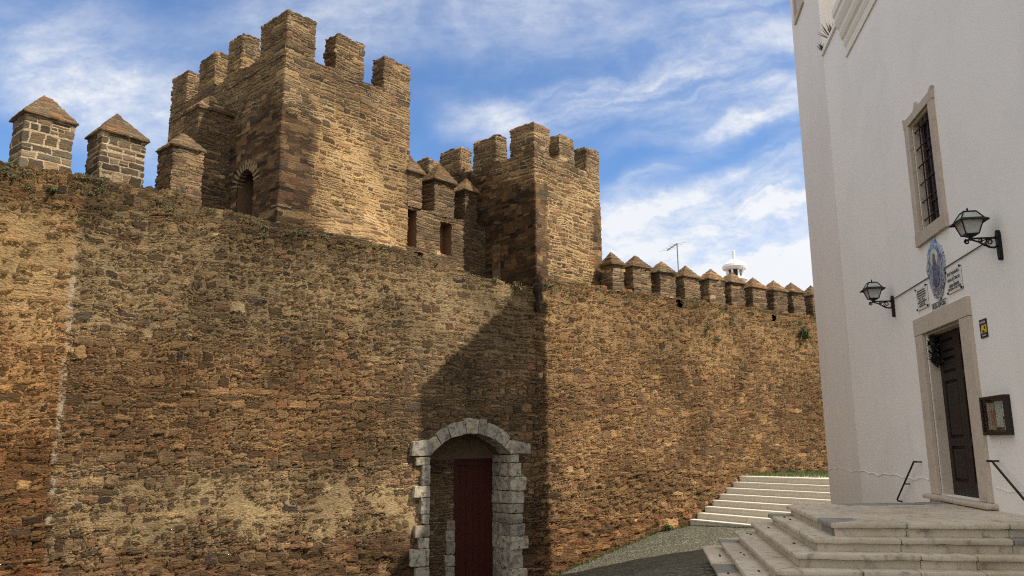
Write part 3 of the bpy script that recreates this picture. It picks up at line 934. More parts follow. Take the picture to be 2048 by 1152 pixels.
# parapet between the towers, in the plane of the taller tower's right face
pw = empty('parapet_wall', T1_O, TR)
tag(pw, 'low parapet with two tall narrow openings between the two towers, above the gateway', 'parapet')
pt = Patches()
def ptop(x, y): return 8.45 + 0.05*np.sin(x*5) + 0.0*y
def open_(x, z):
    return ((np.abs(x-4.26) < 0.20) & (z > 7.24) & (z < 8.32)) | ((np.abs(x-5.60) < 0.24) & (z > 7.22) & (z < 8.2)) | ((np.abs(x-4.56) < .15) & (np.abs(z-7.04) < .08))
gbox(4.10, 7.40, 0.02, 0.62, 6.0, 8.45, 0.033, 'FT', ztop=ptop, keep=lambda x, z: ~open_(x, z), pt=pt)
pt.build('masonry', M['slab'], pw)
mb = MB()
for (xa, xb, za, zb) in ((4.06, 4.46, 7.24, 8.32), (5.36, 5.84, 7.22, 8.2), (4.41, 4.71, 6.96, 7.12)):
    mb.box(xa-.05, xb+.05, 0.42, 0.55, za-.05, zb+.05)
    mb.box(xa-.10, xa-.012, 0.05, 0.45, za, zb); mb.box(xb+.012, xb+.10, 0.05, 0.45, za, zb)
    mb.box(xa-.05, xb+.05, 0.05, 0.45, zb+.012, zb+.08); mb.box(xa-.05, xb+.05, 0.05, 0.45, za-.08, za-.012)
M['rust_stone'] = simple('rusty_reveal_stone', (0.16, 0.085, 0.04), 0.95, 0, 0.35, 9, 0.6)
mb.build('opening_reveal', M['rust_stone'], pw)
merlon_on(pw, 4.10, 4.63, 0.0, 0.55, 8.38, 9.42, M['slab'], (0.10, 0.62, 0.0), seed=61)
merlon_on(pw, 5.12, 5.92, 0.0, 0.55, 8.36, 9.44, M['slab'], (0.09, 0.66, 0.05), seed=62)
merlon_on(pw, 6.38, 6.88, 0.0, 0.52, 8.36, 9.40, M['slab'], (0.08, 0.52, 0.0), seed=63)

# pier on the wall walk against the taller tower's left face
pier = empty('stone_pier', (T1_O[0]-0.743*2.45, T1_O[1]+0.669*2.45, 0), TR)
tag(pier, 'dark stone pier with a pointed cap built against the left side of the taller tower', 'pier')
gbox(-0.95, -0.02, 0, 0.75, 6.3, 10.45, 0.034, 'FLT').build('shaft', M['merlon'], pier)
pyramid(-1.04, 0.06, -0.09, 0.85, 10.44, 11.05, 16, 0.05, 0.05).build('cap', M['slab'], pier)

# ------------------------------------------------------------------ stone stairs against the wall
def mat_pale(name, a, b, dirt=0.3, sc=6.0, jn=True):
    m, gg, p, o = new_mat(name)
    co = gg.n('ShaderNodeTexCoord').outputs['Object']
    isl = gg.n('ShaderNodeNewGeometry').outputs['Random Per Island']
    n1 = gg.noise(co, sc, 6, 0.65); n2 = gg.noise(co, 1.3, 5, 0.6); n3 = gg.noise(co, 55, 5, 0.7)
    c = gg.mix(isl, a, b)
    c = gg.mix(1.0, c, gg.mix(n3, (0.78, 0.78, 0.78), (1.18, 1.18, 1.16)), 'MULTIPLY')
    c = gg.mix(gg.math('MULTIPLY', gg.step(n1, 0.5, 0.72), dirt*1.6), c, tuple(x*0.38 for x in a))
    c = gg.mix(gg.math('MULTIPLY', gg.step(n2, 0.45, 0.7), dirt), c, (a[0]*0.7, a[1]*0.6, a[2]*0.45))
    gg.put(p.inputs['Base Color'], c)
    p.inputs['Roughness'].default_value = 0.75
    bb = gg.n('ShaderNodeBump'); bb.inputs['Strength'].default_value = 0.5; bb.inputs['Distance'].default_value = 0.008
    gg.put(bb.inputs['Height'], gg.math('ADD', n1, gg.math('MULTIPLY', n3, 0.5)))
    gg.put(p.inputs['Normal'], bb.outputs[0])
    return m
M['stair'] = mat_pale('pale_stair_stone', (0.60, 0.55, 0.46), (0.68, 0.63, 0.53), 0.10)
st = empty('stone_staircase', WALL_O, WALL_R)
tag(st, 'flight of pale stone stairs rising to the right at the foot of the castle wall', 'stairs')
NS, RS, TRD = 8, 0.1795, 0.352
for i in range(NS):
    x0 = 9.30 + TRD*i
    z1 = -0.76 + RS*(i+1)
    mb = MB()
    j = -6.0
    while j < 0.0:
        j2 = min(j + 1.45 + 0.2*sin(i*3+j), 0.03)
        if 0.03 - j2 < 0.3: j2 = 0.03
        mb.box(x0, x0 + TRD + (2.0 if i == NS-1 else 0.25), j + 0.002, j2 - 0.002, z1-RS-0.35, z1-0.045, 0.004)
        mb.box(x0-0.025, x0 + TRD + (2.0 if i == NS-1 else 0.05), j + 0.002, j2 - 0.002, z1-0.044, z1, 0.008)
        j = j2
    mb.build('step', M['stair'], st)
M['earth2'] = simple('terrace_soil', (0.12, 0.10, 0.06), 0.95, 0, 0.3, 3)
mb = MB(); mb.box(9.30 + TRD*8 + 1.2, 24, -8, 0.02, -2.5, 0.655)
tag(mb.build('terrace', M['earth2'], loc=WALL_O, rotz=WALL_R), kind='structure')

# ------------------------------------------------------------------ church (local x along the facade away from camera, y out of the facade)
CH_O = (6.3446, 10.8093, 0.0)
CH_R = radians(90-9.2)
def mat_plaster(name, col, warm=0.0):
    m, gg, p, o = new_mat(name)
    co = gg.n('ShaderNodeTexCoord').outputs['Object']
    n1 = gg.noise(co, 1.1, 5, 0.6); n2 = gg.noise(co, 9, 6, 0.6); n3 = gg.noise(co, 60, 4, 0.6)
    vs = gg.noise(gg.vmath('MULTIPLY', co, (1, 1, 0.10)), 2.5, 5, 0.6)
    c = gg.mix(n1, tuple(x*0.94 for x in col), tuple(min(.9, x*1.03) for x in col))
    c = gg.mix(gg.math('MULTIPLY', gg.step(vs, 0.5, 0.75), 0.18), c, tuple(x*y for x, y in zip(col, (0.80, 0.77, 0.70))))
    c = gg.mix(gg.math('MULTIPLY', gg.step(n2, 0.6, 0.75), 0.12), c, tuple(x*0.7 for x in col))
    px, py, pz = gg.sep(co)[:3]
    patch = gg.step(gg.noise(gg.vmath('ADD', co, (3, 1, 7)), 0.45, 3, 0.5), 0.47, 0.52)
    c = gg.mix(gg.math('MULTIPLY', patch, 0.5), c, gg.mix(1.0, c, (0.93, 0.94, 0.95), 'MULTIPLY'))
    damp = gg.math('MULTIPLY', gg.step(gg.math('ADD', pz, gg.math('MULTIPLY', n1, 0.9)), 1.75, 1.15), 0.35)
    c = gg.mix(damp, c, tuple(x*y for x, y in zip(col, (0.84, 0.81, 0.76))))
    gg.put(p.inputs['Base Color'], c)
    p.inputs['Roughness'].default_value = 0.9
    b = gg.n('ShaderNodeBump'); b.inputs['Strength'].default_value = 0.35; b.inputs['Distance'].default_value = 0.010
    gg.put(b.inputs['Height'], gg.math('ADD', gg.math('MULTIPLY', n2, 1.0), gg.math('ADD', gg.math('MULTIPLY', n3, 0.15), gg.math('MULTIPLY', n1, 2.5))))
    gg.put(p.inputs['Normal'], b.outputs[0])
    return m
M['plaster'] = mat_plaster('white_limewash', (0.85, 0.805, 0.745))
M['plaster_t'] = mat_plaster('bounce_tinted_limewash', (0.76, 0.70, 0.64))  # warm bounced light on the tower painted in as a darker, pinker tone
M['plaster_g'] = mat_plaster('grey_limewash', (0.70, 0.69, 0.67))
M['marble'] = mat_pale('pinkish_marble', (0.47, 0.395, 0.315), (0.54, 0.455, 0.37), 0.22, 9.0)
M['cornice'] = mat_plaster('cream_cornice', (0.78, 0.72, 0.62))
ch = empty('church', CH_O, CH_R)
tag(ch, 'tall white limewashed church with a marble framed door, barred window and corner bell tower', 'church')

def wall_with_holes(mb, x0, x1, z0, z1, ya, yb, holes):
    """solid slab made of butted boxes around rectangular holes"""
    xsx = sorted({x0, x1, *[h[0] for h in holes], *[h[1] for h in holes]})
    for a, b in zip(xsx[:-1], xsx[1:]):
        hs = sorted([h for h in holes if h[0] <= a + 1e-6 and h[1] >= b - 1e-6], key=lambda h: h[2])
        z = z0
        for h in hs:
            if h[2] > z: quadbox(mb, a, b, ya, yb, z, h[2])
            z = h[3]
        if z1 > z: quadbox(mb, a, b, ya, yb, z, z1)
def quadbox(mb, a, b, ya, yb, z, zz):
    mb.quad((a, yb, z), (b, yb, z), (b, yb, zz), (a, yb, zz))
    mb.quad((a, ya, z), (b, ya, z), (b, ya, zz), (a, ya, zz))

DOOR = (0.50, 2.09, 0.92, 3.44)
WIN = (0.75, 1.68, 5.04, 6.85)
XT = 6.90        # where the bell tower begins
XC = 10.0        # far corner
mb = MB()
wall_with_holes(mb, -7.5, XT, -1.0, 10.75, -0.9, 0.0, [DOOR, WIN])
for (a, b, z, zz) in (DOOR, WIN):
    mb.quad((a, -0.9, z), (a, 0, z), (a, 0, zz), (a, -0.9, zz)); mb.quad((b, -0.9, z), (b, 0, z), (b, 0, zz), (b, -0.9, zz))
    mb.quad((a, -0.9, zz), (b, -0.9, zz), (b, 0, zz), (a, 0, zz)); mb.quad((a, -0.9, z), (b, -0.9, z), (b, 0, z), (a, 0, z))
mb.quad((-7.5, 0, -1), (-7.5, 0, 10.75), (-7.5, -14, 10.75), (-7.5, -14, -1))
mb.quad((-7.5, -14, -1), (-7.5, -14, 10.75), (XC, -14, 10.75), (XC, -14, -1))
mb.quad((XC-.62, -14, -1), (XC-.62, -14, 10.75), (XC-.62, -3.1, 10.75), (XC-.62, -3.1, -1))
mb.quad((-7.5, 0, 10.75), (XT, 0, 10.75), (XT, -0.95, 10.75), (-7.5, -0.95, 10.75))
mb.build('nave_wall', M['plaster'], ch)
M['rooftile'] = simple('clay_roof_tile', (0.33, 0.17, 0.10), 0.9, 0, 0.3, 6, 0.6)
mb = MB()
mb.prism([(-0.9, 10.72), (-0.9, 10.95), (-7.5, 11.6), (-14.2, 10.95), (-14.2, 10.72)], 'x', -7.7, XT-0.02)
mb.build('roof', M['rooftile'], ch)
# bell tower at the far corner, a hair proud of the facade
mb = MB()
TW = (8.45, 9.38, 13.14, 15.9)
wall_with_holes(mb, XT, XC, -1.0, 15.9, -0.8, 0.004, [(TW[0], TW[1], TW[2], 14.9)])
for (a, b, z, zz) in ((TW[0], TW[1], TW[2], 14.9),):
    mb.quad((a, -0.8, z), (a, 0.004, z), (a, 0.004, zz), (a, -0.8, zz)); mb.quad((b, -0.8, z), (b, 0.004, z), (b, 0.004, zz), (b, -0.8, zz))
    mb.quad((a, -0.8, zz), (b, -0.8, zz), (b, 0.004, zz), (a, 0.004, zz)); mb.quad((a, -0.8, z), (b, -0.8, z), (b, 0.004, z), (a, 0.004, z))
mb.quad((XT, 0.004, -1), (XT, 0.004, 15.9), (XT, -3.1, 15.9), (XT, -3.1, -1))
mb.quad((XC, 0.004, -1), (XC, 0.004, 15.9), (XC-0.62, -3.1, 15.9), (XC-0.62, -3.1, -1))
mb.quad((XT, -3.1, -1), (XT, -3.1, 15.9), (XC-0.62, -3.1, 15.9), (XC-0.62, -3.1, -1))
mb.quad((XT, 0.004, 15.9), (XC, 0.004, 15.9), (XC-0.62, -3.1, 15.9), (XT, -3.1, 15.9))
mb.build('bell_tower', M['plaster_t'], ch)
mb = MB()
a, b = TW[0], TW[1]
mb.box(a-.12, a+.02, 0.006, 0.05, TW[2], 14.9); mb.box(b-.02, b+.12, 0.006, 0.05, TW[2], 14.9)
mb.box(a-.12, b+.12, 0.006, 0.055, TW[2]-.13, TW[2]-.002)
mb.build('belfry_frame', M['marble'], ch)
# cornice: stepped profile along the nave, stopping short of the tower
prof = [(0.002, 9.74), (0.03, 9.74), (0.03, 9.80), (0.015, 9.82), (0.015, 9.95), (0.03, 9.98), (0.05, 10.05), (0.05, 10.12), (0.09, 10.17),
        (0.12, 10.27), (0.12, 10.36), (0.15, 10.42), (0.19, 10.53), (0.19, 10.64), (0.22, 10.68), (0.22, 10.84), (0.002, 10.90)]
mb = MB()
mb.prism(prof, 'x', -7.5, 4.95)
mb.build('cornice', M['cornice'], ch)
# upper wall set back behind the ledge, left of the cornice end
mb = MB()
mb.prism([(4.3, 10.74), (XT-0.004, 10.74), (XT-0.004, 13.5), (6.1, 13.2), (5.4, 12.0), (4.3, 11.4)], 'y', -3.2, -0.96)
mb.build('attic_wall', M['plaster_g'], ch)
mb = MB()
mb.box(4.955, XT-0.004, -0.95, 0.05, 10.755, 10.86, 0.012)
mb.build('ledge', M['plaster'], ch)
# patched line in the limewash above the skirting
mb = MB()
pts = []
for k in range(150):
    x = -7 + k*(XC+6.9)/149
    if DOOR[0]-.4 < x < DOOR[1]+.4:
        if len(pts) > 1: mb.tube(pts, 0.008, 4)
        pts = []
        continue
    pts.append((x, 0.004, 1.12 + 0.018*sin(x*3.1) + 0.012*sin(x*8.7+1) + random.uniform(-.006, .006)))
mb.tube(pts, 0.008, 4)
mb.build('skirting_ridge', M['plaster'], ch)

# door frame
mb = MB()
fx0, fx1 = 0.14, 2.42
mb.box(fx0, DOOR[0], -0.02, 0.05, 0.92, 3.435, 0.006)
mb.box(DOOR[1], fx1, -0.02, 0.05, 0.92, 3.435, 0.006)
mb.box(fx0-.01, fx1+.01, -0.02, 0.055, 3.44, 3.71, 0.006)
mb.box(DOOR[0]-.001, DOOR[0]+.03, -0.62, -0.022, 0.92, 3.40, 0.003)
mb.box(DOOR[1]-.03, DOOR[1]+.001, -0.62, -0.022, 0.92, 3.40, 0.003)
mb.box(DOOR[0]+.031, DOOR[1]-.031, -0.62, -0.022, 3.41, 3.438, 0.003)
mb.build('door_frame', M['marble'], ch)
mb = MB()
mb.box(0.02, 1.22, -0.6, 0.16, 0.84, 0.915, 0.03); mb.box(1.224, 2.52, -0.6, 0.16, 0.84, 0.915, 0.03)
mb.box(0.10, 1.25, -0.6, 0.10, 0.66, 0.838, 0.006); mb.box(1.254, 2.36, -0.6, 0.10, 0.66, 0.838, 0.006)
mb.build('doorstep', M['marble'], ch)
M['wood'] = simple('dark_varnished_wood', (0.017, 0.011, 0.009), 0.55, 0, 0.35, 8, 0.25, 0.4)
for k, (a, b) in enumerate(((DOOR[0]+.03, 1.292), (1.298, DOOR[1]-.03))):
    mb = MB()
    y0, y1 = -0.24, -0.17
    mb.box(a, b, y0, y0+.03, 0.93, 3.40)
    st_ = 0.115
    mb.box(a, a+st_, y0+.031, y1, 0.93, 3.40, 0.006); mb.box(b-st_, b, y0+.031, y1, 0.93, 3.40, 0.006)
    for (za, zb) in ((0.93, 1.13), (1.66, 1.78), (2.66, 2.78), (3.02, 3.10), (3.30, 3.40)):
        mb.box(a+st_+.001, b-st_-.001, y0+.031, y1, za, zb, 0.006)
    leaf = mb.build('door', M['wood'], ch)
    mb = MB()
    for (za, zb) in ((1.17, 1.62), (1.82, 2.62), (2.82, 2.98), (3.13, 3.27)):
        mb.box(a+st_+.04, b-st_-.04, y0+.031, y1-.006, za, zb, 0.022)
    mb.build('door_panel', M['wood'], leaf)

# window with stone frame, bars, glass
w0, w1, z0, z1 = WIN
mb = MB()
mb.box(w0-.18, w0, -0.02, 0.05, z0-.002, z1, 0.006); mb.box(w1, w1+.20, -0.02, 0.05, z0-.002, z1, 0.006)
mb.box(w0-.20, w1+.22, -0.02, 0.055, z0-.21, z0-.004, 0.006)
mb.prism([(w0-.20, z1+.002), (w1+.22, z1+.002), (w1+.22, z1+.14), (w1+.25, z1+.19), (w1+.21, z1+.20), (w1+.12, z1+.14), (1.40, z1+.13), (1.33, z1+.17), (1.30, z1+.24),
          (1.24, z1+.24), (1.20, z1+.17), (1.12, z1+.13), (w0-.08, z1+.14), (w0-.17, z1+.20), (w0-.23, z1+.19), (w0-.20, z1+.14)], 'y', -0.02, 0.05, 0.005)
mb.box(w0-.0, w0+.02, -0.55, -0.021, z0, z1); mb.box(w1-.02, w1, -0.55, -0.021, z0, z1)
mb.box(w0+.021, w1-.021, -0.55, -0.021, z1-.02, z1-.001); mb.box(w0+.021, w1-.021, -0.55, -0.021, z0+.001, z0+.02)
wf = mb.build('window', M['marble'], ch)
M['iron'] = simple('black_iron', (0.018, 0.017, 0.017), 0.5, 0.6, 0.3, 20, 0.2)
mb = MB()
for k in range(4):
    x = w0 + (w1-w0)*(k+1)/5
    mb.tube([(x, -0.06, z0), (x, -0.06, z1)], 0.011, 6)
for k in range(6):
    z = z0 + (z1-z0)*(k+0.62)/6.1
    mb.tube([(w0-.0, -0.045, z), (w1+.0, -0.045, z)], 0.011, 6)
mb.build('window_bars', M['iron'], wf)
m, gg, p, o = new_mat('dark_window_glass')
p.inputs['Base Color'].default_value = (0.012, 0.012, 0.022, 1); p.inputs['Roughness'].default_value = 0.06; p.inputs['Specular IOR Level'].default_value = 0.55
M['glass'] = m
mb = MB()
mb.box(w0+.02, w1-.02, -0.19, -0.175, z0+.02, z1-.02)
mb.build('window_pane', M['glass'], wf)
M['redwood'] = simple('red_brown_wood', (0.075, 0.028, 0.020), 0.6, 0, 0.3, 10, 0.2)
mb = MB()
for k in range(3):
    x = w0+.04 + (w1-w0-.08)*k/2
    mb.box(x-.03, x+.03, -0.174, -0.145, z0+.02, z1-.02)
for k in range(5):
    z = z0+.04 + (z1-z0-.08)*k/4
    mb.box(w0+.02, w1-.02, -0.170, -0.15, z-.016, z+.016)
mb.build('window_sash', M['redwood'], wf)

# tuft on the ledge
def tuft(name, mat, n, h, spread, loc, parent=None, w=0.012, lean=(0, 0, 0)):
    bm = bmesh.new()
    for k in range(n):
        a = random.uniform(0, 2*pi); r = spread*random.random()**0.7
        b = Vector((cos(a), sin(a), 0))*r*0.35
        hh = h*random.uniform(0.45, 1.0)
        tip = b + Vector((cos(a)*r, sin(a)*r, hh)) + Vector(lean)*hh
        mid = b*0.6 + tip*0.5 + Vector((0, 0, hh*0.12))
        s_ = Vector((-sin(a), cos(a), 0)).lerp(Vector((0, 0, 1)), 0.2)*w*random.uniform(.6, 1.3)
        v = [bm.verts.new(q) for q in (b-s_, b+s_, mid+s_*0.8, tip, mid-s_*0.8)]
        bm.faces.new(v)
    me = bpy.data.meshes.new(name); bm.to_mesh(me); bm.free()
    return link(name, me, mat, parent, loc)
def leafmat(name, a, b):
    m, gg, p, o = new_mat(name)
    isl = gg.n('ShaderNodeNewGeometry').outputs['Random Per Island']
    gg.put(p.inputs['Base Color'], gg.mix(isl, a, b))
    p.inputs['Roughness'].default_value = 0.7
    return m
M['leaf'] = leafmat('weed_leaf', (0.045, 0.075, 0.018), (0.13, 0.16, 0.05))
M['leafdark'] = leafmat('bush_leaf', (0.022, 0.038, 0.012), (0.07, 0.10, 0.03))
M['dry'] = leafmat('dry_weed', (0.05, 0.04, 0.025), (0.16, 0.13, 0.07))
M['grass'] = leafmat('short_grass', (0.055, 0.085, 0.02), (0.17, 0.18, 0.06))
CM = Matrix.Translation(CH_O) @ Matrix.Rotation(CH_R, 4, 'Z')
WM = Matrix.Translation(WALL_O) @ Matrix.Rotation(WALL_R, 4, 'Z')
def CP(*p): return tuple(CM @ Vector(p))
def WP(*p): return tuple(WM @ Vector(p))
tag(tuft('ledge_weed', M['dry'], 60, 0.42, 0.28, CP(6.25, -0.1, 10.86), w=0.012), 'dry brown weed tuft growing on the high ledge of the church wall', 'weed')
tag(tuft('ledge_weed', M['leafdark'], 30, 0.16, 0.10, CP(6.75, 0.03, 10.84), w=0.014, lean=(-.3, 0, 0)), 'small dark green plant at the left end of the church ledge, by the tower edge', 'weed')

# ------------------------------------------------------------------ church steps
M['step'] = mat_pale('worn_grey_limestone', (0.47, 0.405, 0.315), (0.60, 0.525, 0.415), 0.48, 7.0)
M['step_dark'] = mat_pale('blue_grey_stone', (0.23, 0.215, 0.19), (0.30, 0.285, 0.26), 0.3, 5.0)
steps = empty('church_steps', CH_O, CH_R)
tag(steps, 'broad worn stone steps leading up on three sides to the church door', 'steps')
RZ = 0.145
def poly_k(k, grow=0.0):
    o_ = 2.46 + 0.235*k + grow
    n_ = -1.80 - 0.19*k - grow
    f0 = 1.75 + 0.45*k + grow
    f1 = 1.00 + 0.21*k + grow
    return [(n_, 0.004), (n_, o_), (f1, o_), (f0, 0.004)]
def border_stones(mb, k, za, zb, grow, depth, bev, dark):
    p = [Vector(q) for q in poly_k(k, grow)]
    for e in range(3):
        a, b = p[e], p[e+1]
        d = (b-a); L = d.length; d = d/L
        n = Vector((d.y, -d.x))           # inward
        if (Vector((0.3, 1.0)) - a).dot(n) < 0: n = -n
        # mitred ends
        t = 0.0; i = 0
        cuts_ = [0.0]
        rs = random.Random(k*7+e*3+1)
        while cuts_[-1] < L - 0.9:
            cuts_.append(cuts_[-1] + rs.uniform(0.55, 1.15))
        if L - cuts_[-1] < 0.4 and len(cuts_) > 1: cuts_.pop()
        cuts_.append(L)
        for i in range(len(cuts_)-1):
            t0, t1_ = cuts_[i] + 0.003, cuts_[i+1] - 0.003
            i0 = depth if (i == 0 and e > 0) else 0
            i1 = depth if (i == len(cuts_)-2 and e < 2) else 0
            q = [a + d*t0, a + d*t1_, a + d*(t1_-i1) + n*depth, a + d*(t0+i0) + n*depth]
            before = set(mb.bm.faces)
            mb.prism([(v.x, v.y) for v in q], 'z', za, zb + rs.uniform(-.003, .003), bev)
            if rs.random() < dark:
                for f in mb.bm.faces:
                    if f not in before: f.material_index = 1
for k in range(6):
    zt = 0.83 - RZ*k
    mb = MB()
    border_stones(mb, k, zt-RZ-0.01, zt-0.062, 0.0, 0.30, 0.006, 0.14)
    border_stones(mb, k, zt-0.060, zt, 0.055, 0.42, 0.020, 0.14)
    inner = [(x*1.0, y) for x, y in poly_k(k, -0.30)]
    if k == 0:
        # platform paving slabs
        x = inner[0][0]
        for r in range(4):
            y0, y1 = 0.004 + 0.54*r, 0.004 + 0.54*(r+1) - 0.005
            if r == 3: y1 = inner[1][1]
            xx = -1.45 - 0.0; lim = 1.42 - 0.75*(y1)/2.4
            while xx < lim:
                x2 = min(xx + 0.62 + 0.25*abs(sin(r*5+xx*3)), lim)
                mb.box(xx+.002, x2-.003, y0, y1, zt-.1, zt-0.004+random.uniform(-.002, .002), 0.004); xx = x2
    mb.roughen(0.14, 0.007, 6.0)
    o = mb.build('step', [M['step'], M['step_dark']], steps)
M['rust'] = simple('rusty_iron_cramp', (0.05, 0.035, 0.025), 0.9)
rs = random.Random(5)
for k in range(1, 6):
    for q in range(2 if k < 4 else 3):
        cx_, cy_ = rs.uniform(-1.2 - .1*k, 0.9 + .15*k), 2.46 + 0.235*k - 0.10 + rs.uniform(-.03, .03)
        mb = MB(); mb.box(cx_-.035, cx_+.035, cy_-.012, cy_+.012, 0.83-RZ*k-.03, 0.83-RZ*k+.012, 0.004)
        mb.build('iron_cramp', M['rust'], steps)
mb = MB()
mb.prism(poly_k(0, -0.25), 'z', -0.6, 0.70); 
mb.prism(poly_k(3, -0.25), 'z', -0.6, 0.83-RZ*3-.1)
mb.build('core', M['step'], steps)

# ------------------------------------------------------------------ wall lamps
def glassmat():
    m, gg, p, o = new_mat('frosted_lamp_glass')
    co = gg.n('ShaderNodeTexCoord').outputs['Object']
    gg.put(p.inputs['Base Color'], gg.mix(gg.noise(co, 8, 3), (0.50, 0.52, 0.48), (0.66, 0.67, 0.63)))
    p.inputs['Roughness'].default_value = 0.25
    p.inputs['Transmission Weight'].default_value = 0.35
    return m
M['lampglass'] = glassmat()
def spiral(cx, cz, r0, r1, a0, turns, n=18):
    return [(0, cx + (r0+(r1-r0)*i/n)*cos(a0+turns*2*pi*i/n), cz + (r0+(r1-r0)*i/n)*sin(a0+turns*2*pi*i/n)) for i in range(n+1)]
def wall_lamp(x, z, label):
    """local origin at the back plate; +y out of the wall"""
    r = empty('wall_lamp', CP(x, 0, z), CH_R)
    tag(r, label, 'wall lamp', 'lanterns on the church front')
    mb = MB()
    mb.prism([(-.035, -.19), (-.02, -.22), (.02, -.22), (.035, -.19), (.04, 0.1), (.035, .14), (.015, .17), (-.015, .17), (-.035, .14), (-.04, .1)], 'y', 0.002, 0.045, 0.006)
    mb.tube([(0, 0.03, 0.075), (0, 0.37, 0.075)], 0.012, 6)
    mb.tube([(0, .04, -.03), (0, .08, -.055), (0, .14, -.045), (0, .20, -.01), (0, .26, .03), (0, .33, .055), (0, .385, .062)], [.014, .014, .013, .013, .012, .011, .01], 6)
    mb.tube(spiral(.13, .018, .052, .012, -1.6, 1.4), 0.009, 5)
    mb.tube(spiral(.235, .045, .026, .008, -2.2, -1.3), 0.008, 5)
    mb.tube(spiral(.395, .035, .032, .008, 1.6, -1.4), 0.010, 5)
    mb.tube([(0, .05, .06), (0, .09, .07), (0, .15, .062), (0, .2, .045)], 0.008, 5)
    mb.build('bracket', M['iron'], r)
    cy = 0.345
    zb, ze, zt = 0.125, 0.315, 0.415
    lan = MB()
    lan.tube([(0, cy, 0.05), (0, cy, 0.10)], 0.018, 8)
    lan.frustum((0, cy), 0.05, 0.05, 0.09, 0.155, 0.155, zb+.002)
    wb, we, wt = 0.155, 0.27, 0.15
    sg = [(-1, -1), (1, -1), (1, 1), (-1, 1)]
    for i, (sx, sy) in enumerate(sg):
        lan.tube([(sx*wb/2, cy+sy*wb/2, zb), (sx*we/2, cy+sy*we/2, ze)], 0.009, 4)
        lan.tube([(sx*we/2, cy+sy*we/2, ze), (sx*wt/2, cy+sy*wt/2, zt)], 0.009, 4)
        tx, ty = sg[(i+1) % 4]
        lan.tube([(sx*wb/2, cy+sy*wb/2, zb), (tx*wb/2, cy+ty*wb/2, zb)], 0.008, 4)
        lan.tube([(sx*wt/2, cy+sy*wt/2, zt), (tx*wt/2, cy+ty*wt/2, zt)], 0.009, 4)
        # flared eave
        o0, o1 = we/2-.004, we/2+.045
        lan.prism([(0, 0), (1, 0), (1, 1)], 'z', 0, 0) if False else None
        a_ = [(sx*o0, cy+sy*o0, ze+.012), (tx*o0, cy+ty*o0, ze+.012), (tx*o1, cy+ty*o1, ze-.022), (sx*o1, cy+sy*o1, ze-.022)]
        b_ = [(q[0], q[1], q[2]-.016) for q in a_]
        lan.quad(*a_); lan.quad(*b_[::-1]); lan.quad(a_[3], a_[2], b_[2], b_[3]); lan.quad(b_[0], b_[1], a_[1], a_[0])
    lan.box(-wt/2, wt/2, cy-wt/2, cy+wt/2, zt, zt+.012)
    lan.lathe([(.012, 0), (.018, .012), (.008, .022), (.013, .036), (.004, .06)], (0, cy, zt+.01), 8)
    lo = lan.build('lantern', M['iron'], r)
    gl = MB()
    gl.frustum((0, cy), wb-.006, wb-.006, zb+.004, we-.006, we-.006, ze)
    gl.frustum((0, cy), we-.008, we-.008, ze+.002, wt-.006, wt-.006, zt-.003)
    gl.build('lamp_glass', M['lampglass'], lo)
    return r
wall_lamp(3.48, 4.16, 'black iron lantern on a scrolled bracket, left of the blue tile panel')
wall_lamp(-1.0, 4.18, 'black iron lantern on a scrolled bracket, right of the blue tile panel')
M['cable'] = simple('grey_cable', (0.09, 0.08, 0.07), 0.7)
mb = MB()
mb.tube([(3.45, 0.02, 4.26), (2.5, 0.014, 4.27), (1.62, 0.014, 4.275), (0.80, 0.014, 4.275), (-0.2, 0.014, 4.285), (-0.98, 0.02, 4.29)], 0.009, 5)
tag(mb.build('lamp_cable', M['cable'], loc=CH_O, rotz=CH_R), 'thin grey cable strung along the church wall between the two lanterns', 'cable')

# ------------------------------------------------------------------ tile panel over the door
def mat_tile(name, dark, lite, sc):
    m, gg, p, o = new_mat(name)
    co = gg.n('ShaderNodeTexCoord').outputs['Object']
    n = gg.noise(co, sc, 5, 0.6, 1.2); n2 = gg.noise(co, sc*3.1, 4, 0.6, 0.5)
    f = gg.math('ADD', gg.math('MULTIPLY', gg.step(n, 0.46, 0.54), 0.7), gg.math('MULTIPLY', gg.step(n2, 0.47, 0.55), 0.3))
    gg.put(p.inputs['Base Color'], gg.mix(f, dark, lite))
    p.inputs['Roughness'].default_value = 0.18
    p.inputs['Specular IOR Level'].default_value = 0.5
    return m
M['tile_edge'] = mat_tile('blue_white_tile', (0.030, 0.048, 0.12), (0.48, 0.51, 0.53), 13)
M['tile_mid'] = mat_tile('soft_blue_tile', (0.06, 0.085, 0.16), (0.30, 0.34, 0.40), 11)
M['tile_glow'] = mat_tile('pale_yellow_tile', (0.50, 0.46, 0.26), (0.66, 0.62, 0.42), 7)
M['tile_fig'] = mat_tile('deep_blue_tile', (0.018, 0.026, 0.075), (0.12, 0.15, 0.24), 12)
az = empty('tile_panel', CP(1.23, 0, 4.34), CH_R)
tag(az, 'tall blue and white glazed tile panel with a scalloped edge, over the church door', 'tile panel')
def outline(sx, sz, bump, n=72, crown=True):
    pts = []
    for i in range(n):
        a = 2*pi*i/n
        r = 1 + bump*sin(a*11)*0.5 + bump*sin(a*7+1)*0.5
        x = sx*cos(a)*r*(1.0 - 0.18*max(0, -sin(a)))
        z = sz*sin(a)*r
        if crown and sin(a) > 0:
            x *= 1 - 0.62*max(0, sin(a)-0.55)/0.45
        pts.append((x, z))
    return pts
mb = MB(); mb.prism(outline(0.37, 0.49, 0.07), 'y', 0.003, 0.022); base = mb.build('border', M['tile_edge'], az)
mb = MB(); mb.prism(outline(0.255, 0.36, 0.03, 60, False), 'y', 0.0235, 0.027); mb.build('field', M['tile_mid'], az)
